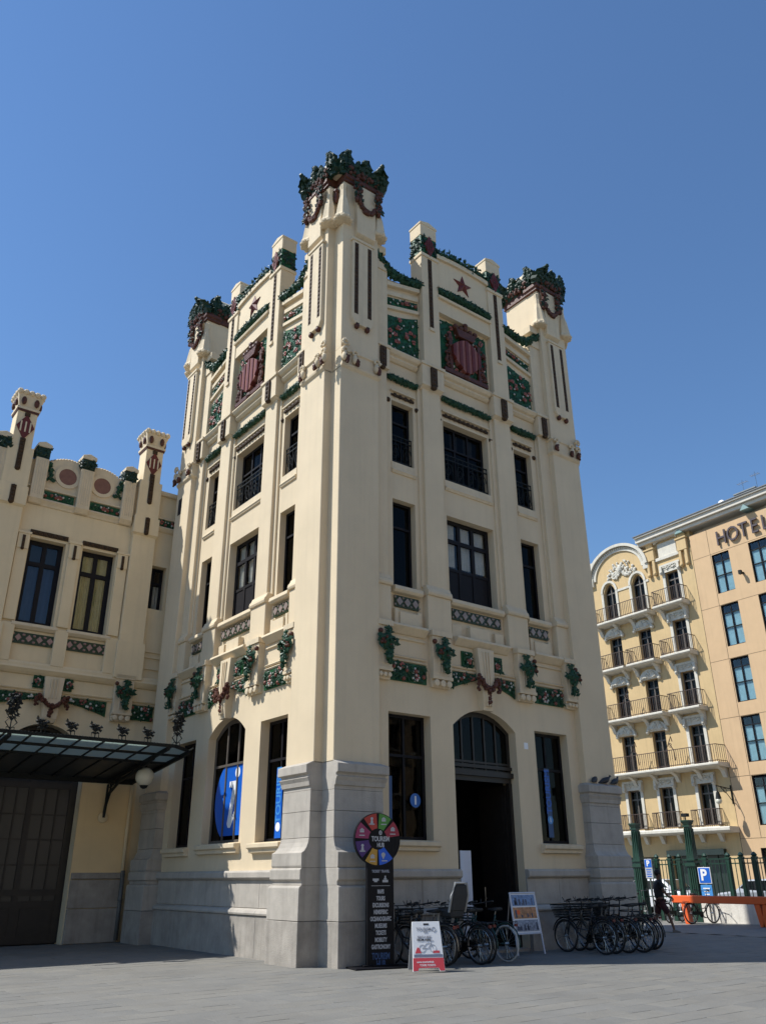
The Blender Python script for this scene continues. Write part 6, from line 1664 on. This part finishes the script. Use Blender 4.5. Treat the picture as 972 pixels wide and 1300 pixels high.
# ---------------------------------------------------------------- inside the doorway
col_ = thing('white_banner', 'tall white curved banner standing just inside the doorway on the left', 'banner', (4.22, .34, 0))
b = MB(); n = 10; pts = [(-.17+.34*k/n, .05*math.sin(PI*k/n)) for k in range(n+1)]; b.prism(pts+[(p[0], p[1]+.03) for p in reversed(pts)], .06, 2.15, 'z'); part(col_, 'cloth', b, mat('blueish_white_cloth', (.62, .65, .72), .7, .05, 3))
b = MB(); b.box(-.2, .2, -.1, .16, 0, .06); part(col_, 'foot', b, STEEL, bevel=.01)
desk = thing('reception_desk', 'dark low desk deep inside the doorway hall', 'desk', (5.2, 4.1, .06))
b = MB(); b.box(-.9, .6, 0, .6, 0, .95); b.box(-.95, .65, -.05, .65, .95, 1.0); part(desk, 'body', b, mat('dark_desk_wood', (.06, .045, .035), .5)); b = MB(); b.box(-.5, -.1, .1, .13, 1.0, 1.35); b.box(-.33, -.27, .12, .2, 1.0, 1.1); part(desk, 'screen', b, INK)

# ---------------------------------------------------------------- pigeons on the pier
for (x, y, rz, lab) in ((8.72, -.02, .4, 'dark pigeon on the left end of the right stone pier cap'), (9.12, -.06, -.3, 'dark pigeon in the middle of the three on the stone pier cap'), (9.56, -.04, .15, 'dark pigeon at the right corner of the stone pier cap')):
    t = thing('pigeon', lab, 'pigeon', (x, y, 3.83), rz, 'pigeons perched on the stone pier')
    b = MB(); b.loft([[(cx_+r_*0, r_*math.cos(2*PI*k/8)*.9, z_+r_*math.sin(2*PI*k/8)) for k in range(8)] for cx_, z_, r_ in ((-.27, .06, .012), (-.20, .075, .03), (-.08, .12, .07), (.03, .14, .082), (.10, .17, .06), (.13, .215, .036), (.15, .245, .036), (.175, .25, .022), (.19, .245, .006))])
    part(t, 'body', b, PIGEON, smooth=True)
    b = MB(); b.lathe([(.001, .03), (.008, 0)], 5, (0, 0, 0)); b = MB(); b.loft([[(.185, -.008, .24), (.185, .008, .24), (.185, 0, .253)], [(.215, -.001, .236), (.215, .001, .236), (.215, 0, .238)]]); part(t, 'beak', b, INK)
    for s_ in (-1, 1):
        b = MB(); b.bar((.0, s_*.03, .08), (.01, s_*.03, .01), .007, 5); b.box(-.01, .05, s_*.03-.012, s_*.03+.012, 0.001, .01); part(t, 'leg', b, mat('pigeon_leg', (.25, .07, .06), .6))

# ---------------------------------------------------------------- the man crossing the square
def skin(name, verts, edges, radii, mt, parent, sub=2):
    me = bpy.data.meshes.new(name); me.from_pydata(verts, edges, [])
    o = bpy.data.objects.new(name, me); COL.objects.link(o)
    o.modifiers.new('skin', 'SKIN'); sd = o.modifiers.new('sub', 'SUBSURF'); sd.levels = sub; sd.render_levels = sub
    for v, r_ in zip(me.skin_vertices[0].data, radii): v.radius = (r_, r_) if not isinstance(r_, tuple) else r_
    me.skin_vertices[0].data[0].use_root = True
    dg = bpy.context.evaluated_depsgraph_get(); m2 = bpy.data.meshes.new_from_object(o.evaluated_get(dg))
    COL.objects.unlink(o); bpy.data.objects.remove(o); bpy.data.meshes.remove(me)
    m2.name = name; m2.materials.clear(); m2.materials.append(mt); m2.polygons.foreach_set('use_smooth', [True]*len(m2.polygons))
    return link(name, m2, parent)
man = thing('person', 'man in dark t-shirt and maroon shorts walking past the fence', 'person', (14.0, 2.2, 0), R(-38))
V_ = [(0, 0, .92), (0, 0, 1.06), (0, 0, 1.24), (.01, 0, 1.38), (.02, 0, 1.46), (.04, 0, 1.55), (.05, 0, 1.62), (.04, 0, 1.69),      # spine, neck, head
      (.02, .17, 1.40), (-.06, .22, 1.12), (.05, .24, .90), (.08, .24, .82),          # arm
      (.02, -.17, 1.40), (.10, -.23, 1.13), (.24, -.22, .98), (.30, -.20, .96),
      (.0, .09, .86), (-.10, .10, .50), (-.30, .10, .14), (-.34, .10, .09),       # rear leg
      (.0, -.09, .86), (.20, -.10, .49), (.30, -.10, .10), (.30, -.10, .07)]
E_ = [(0,1),(1,2),(2,3),(3,4),(4,5),(5,6),(6,7),(3,8),(8,9),(9,10),(10,11),(3,12),(12,13),(13,14),(14,15),(0,16),(16,17),(17,18),(18,19),(0,20),(20,21),(21,22),(22,23)]
RR = [.13, .12, .13, .11, .055, .06, .09, .07, .062, .045, .03, .025, .062, .045, .03, .025, .085, .055, .036, .032, .085, .055, .036, .032]
skin('body', V_, E_, RR, SKIN, man)
skin('shirt', [(0, 0, .90), (0, 0, 1.06), (0, 0, 1.24), (.01, 0, 1.37), (.015, 0, 1.43), (.02, .17, 1.40), (-.02, .22, 1.22), (.02, -.17, 1.40), (.07, -.23, 1.22)], [(0,1),(1,2),(2,3),(3,4),(3,5),(5,6),(3,7),(7,8)], [(.155, .17), .15, .16, .135, .075, .085, .075, .085, .075], SHIRT, man)
skin('shorts', [(0, 0, .94), (0, .09, .84), (-.07, .10, .58), (-.09, .10, .50), (0, -.09, .84), (.14, -.10, .60), (.18, -.10, .51)], [(0,1),(1,2),(2,3),(0,4),(4,5),(5,6)], [.15, .125, .10, .095, .125, .10, .095], SHORTS, man)
b = MB(); b.ball((.035, 0, 1.665), .105, 12, 8, (1.02, .86, 1.0)); b.ball((.085, 0, 1.60), .06, 8, 6, (.8, .9, .6)); part(man, 'hair', b, HAIR, smooth=True)
b = MB()
b.ball((.145, 0, 1.60), .018, 6, 4, (.8, .7, 1.4))
for s_ in (-1, 1): b.ball((.125, s_*.035, 1.63), .012, 6, 4); b.ball((.05, s_*.088, 1.61), .025, 6, 5, (.6, .4, 1.1))
part(man, 'face', b, SKIN, smooth=True)
for x, y, z, rx in ((-.33, .10, .02, .5), (.33, -.10, .0, 0)):
    b = MB(); b.loft([[(x-.09, y-.035, z+.0), (x-.09, y+.035, z), (x-.08, y+.03, z+.08), (x-.08, y-.03, z+.08)], [(x+.05, y-.045, z), (x+.05, y+.045, z), (x+.04, y+.035, z+.07), (x+.04, y-.035, z+.07)], [(x+.17, y-.04, z), (x+.17, y+.04, z), (x+.15, y+.03, z+.035), (x+.15, y-.03, z+.035)]])
    part(man, 'shoe', b, SHOE, bevel=.012)
for hx, hy, hz in ((.09, .24, .80), (.32, -.195, .955)):
    b = MB(); b.ball((hx, hy, hz), .04, 8, 6, (.8, .5, 1.1))
    for k in range(4): b.tube([(hx-.03+.02*k, hy, hz-.03), (hx-.03+.022*k, hy-.005, hz-.075-.006*(k in (1, 2))), (hx-.02+.022*k, hy-.015, hz-.10)], [.0095, .009, .007], 5)
    b.tube([(hx+.03, hy, hz), (hx+.05, hy-.01, hz-.03), (hx+.045, hy-.015, hz-.055)], [.011, .010, .008], 5)
    part(man, 'hand', b, SKIN, smooth=True)

# ---------------------------------------------------------------- pieces that can be told apart become parts of their own
STUFF_NAMES = {'fruit_swag', 'crown_flowers', 'fruit_festoon', 'fruit_garland', 'fruit', 'leaves', 'oranges', 'flowers', 'blossoms', 'leaf_bunch', 'swag_leaves', 'crown_foliage', 'leaf_garland', 'picture_skyline', 'carved_tympanum', 'ceramic_band_leaves'}
SINGULAR = {'lozenge_tiles': 'lozenge_tile', 'lozenge_stripes': 'lozenge_stripe', 'shield_stripes': 'shield_stripe', 'grips': 'grip', 'windows': 'window', 'dark_tiles': 'dark_tile', 'head_tiles': 'head_tile'}
KEEP = {'spokes', 'frame', 'finial', 'crank', 'rack', 'basket', 'balcony_railing', 'window_railing', 'letter', 'lettering', 'crown_leaf', 'bicycle_drawing', 'face', 'hand', 'saddle', 'fluted_corbel', 'arms_frame', 'paving_stones', 'wheel', 'handlebar', 'bracket', 'star', 'carved_hood', 'archivolt', 'railing_ornament', 'pillar_crown', 'window_surround', 'fence_post', 'tall_pillar', 'body', 'child_seat', 'pier_shaft'}
def base(n): return n.rsplit('.', 1)[0] if n[-3:].isdigit() and '.' in n else n
_parts = {}
def pieces(me):
    """connected shells of a mesh, gathered where their boxes touch"""
    if me.name in _parts: return _parts[me.name]
    n = len(me.vertices); par = list(range(n))
    def find(a):
        while par[a] != a: par[a] = par[par[a]]; a = par[a]
        return a
    for e in me.edges:
        a, b = find(e.vertices[0]), find(e.vertices[1])
        if a != b: par[a] = b
    comp = {}
    for i in range(n): comp.setdefault(find(i), []).append(i)
    bx = []
    for vs in comp.values():
        c = [me.vertices[i].co for i in vs]
        bx.append(([min(p[k] for p in c) for k in range(3)], [max(p[k] for p in c) for k in range(3)], set(vs)))
    if len(bx) > 120: _parts[me.name] = None; return None
    ch = True; E = .004
    while ch:
        ch = False
        for i in range(len(bx)):
            for j in range(i+1, len(bx)):
                if all(bx[i][0][k] <= bx[j][1][k]+E and bx[j][0][k] <= bx[i][1][k]+E for k in range(3)):
                    bx[i] = ([min(bx[i][0][k], bx[j][0][k]) for k in range(3)], [max(bx[i][1][k], bx[j][1][k]) for k in range(3)], bx[i][2] | bx[j][2])
                    del bx[j]; ch = True; break
            if ch: break
    if len(bx) < 2: _parts[me.name] = None; return None
    out = []
    for lo, hi, vs in sorted(bx, key=lambda b: -len(b[2])):
        mp = {}; V2 = []
        for i in sorted(vs): mp[i] = len(V2); V2.append(tuple(me.vertices[i].co))
        F2 = [(tuple(mp[v] for v in p.vertices), p.use_smooth) for p in me.polygons if p.vertices[0] in vs]
        m2 = bpy.data.meshes.new(base(me.name)); m2.from_pydata(V2, [], [f for f, _ in F2])
        for q in me.materials: m2.materials.append(q)
        m2.polygons.foreach_set('use_smooth', [s_ for _, s_ in F2]); m2.update()
        out.append(m2)
    _parts[me.name] = out
    return out
for o in list(S.objects):
    if o.type != 'MESH': continue
    b_ = base(o.name)
    if b_ in STUFF_NAMES: o['kind'] = 'stuff'
    if o.get('kind') or b_ in KEEP or o.parent is None: continue
    ps = pieces(o.data)
    if not ps: continue
    nm = SINGULAR.get(b_, b_)
    o.data = ps[0]
    if nm != b_: o.name = nm
    for m2 in ps[1:]:
        c = bpy.data.objects.new(nm, m2); COL.objects.link(c); c.parent = o.parent; c.matrix_local = o.matrix_local.copy()
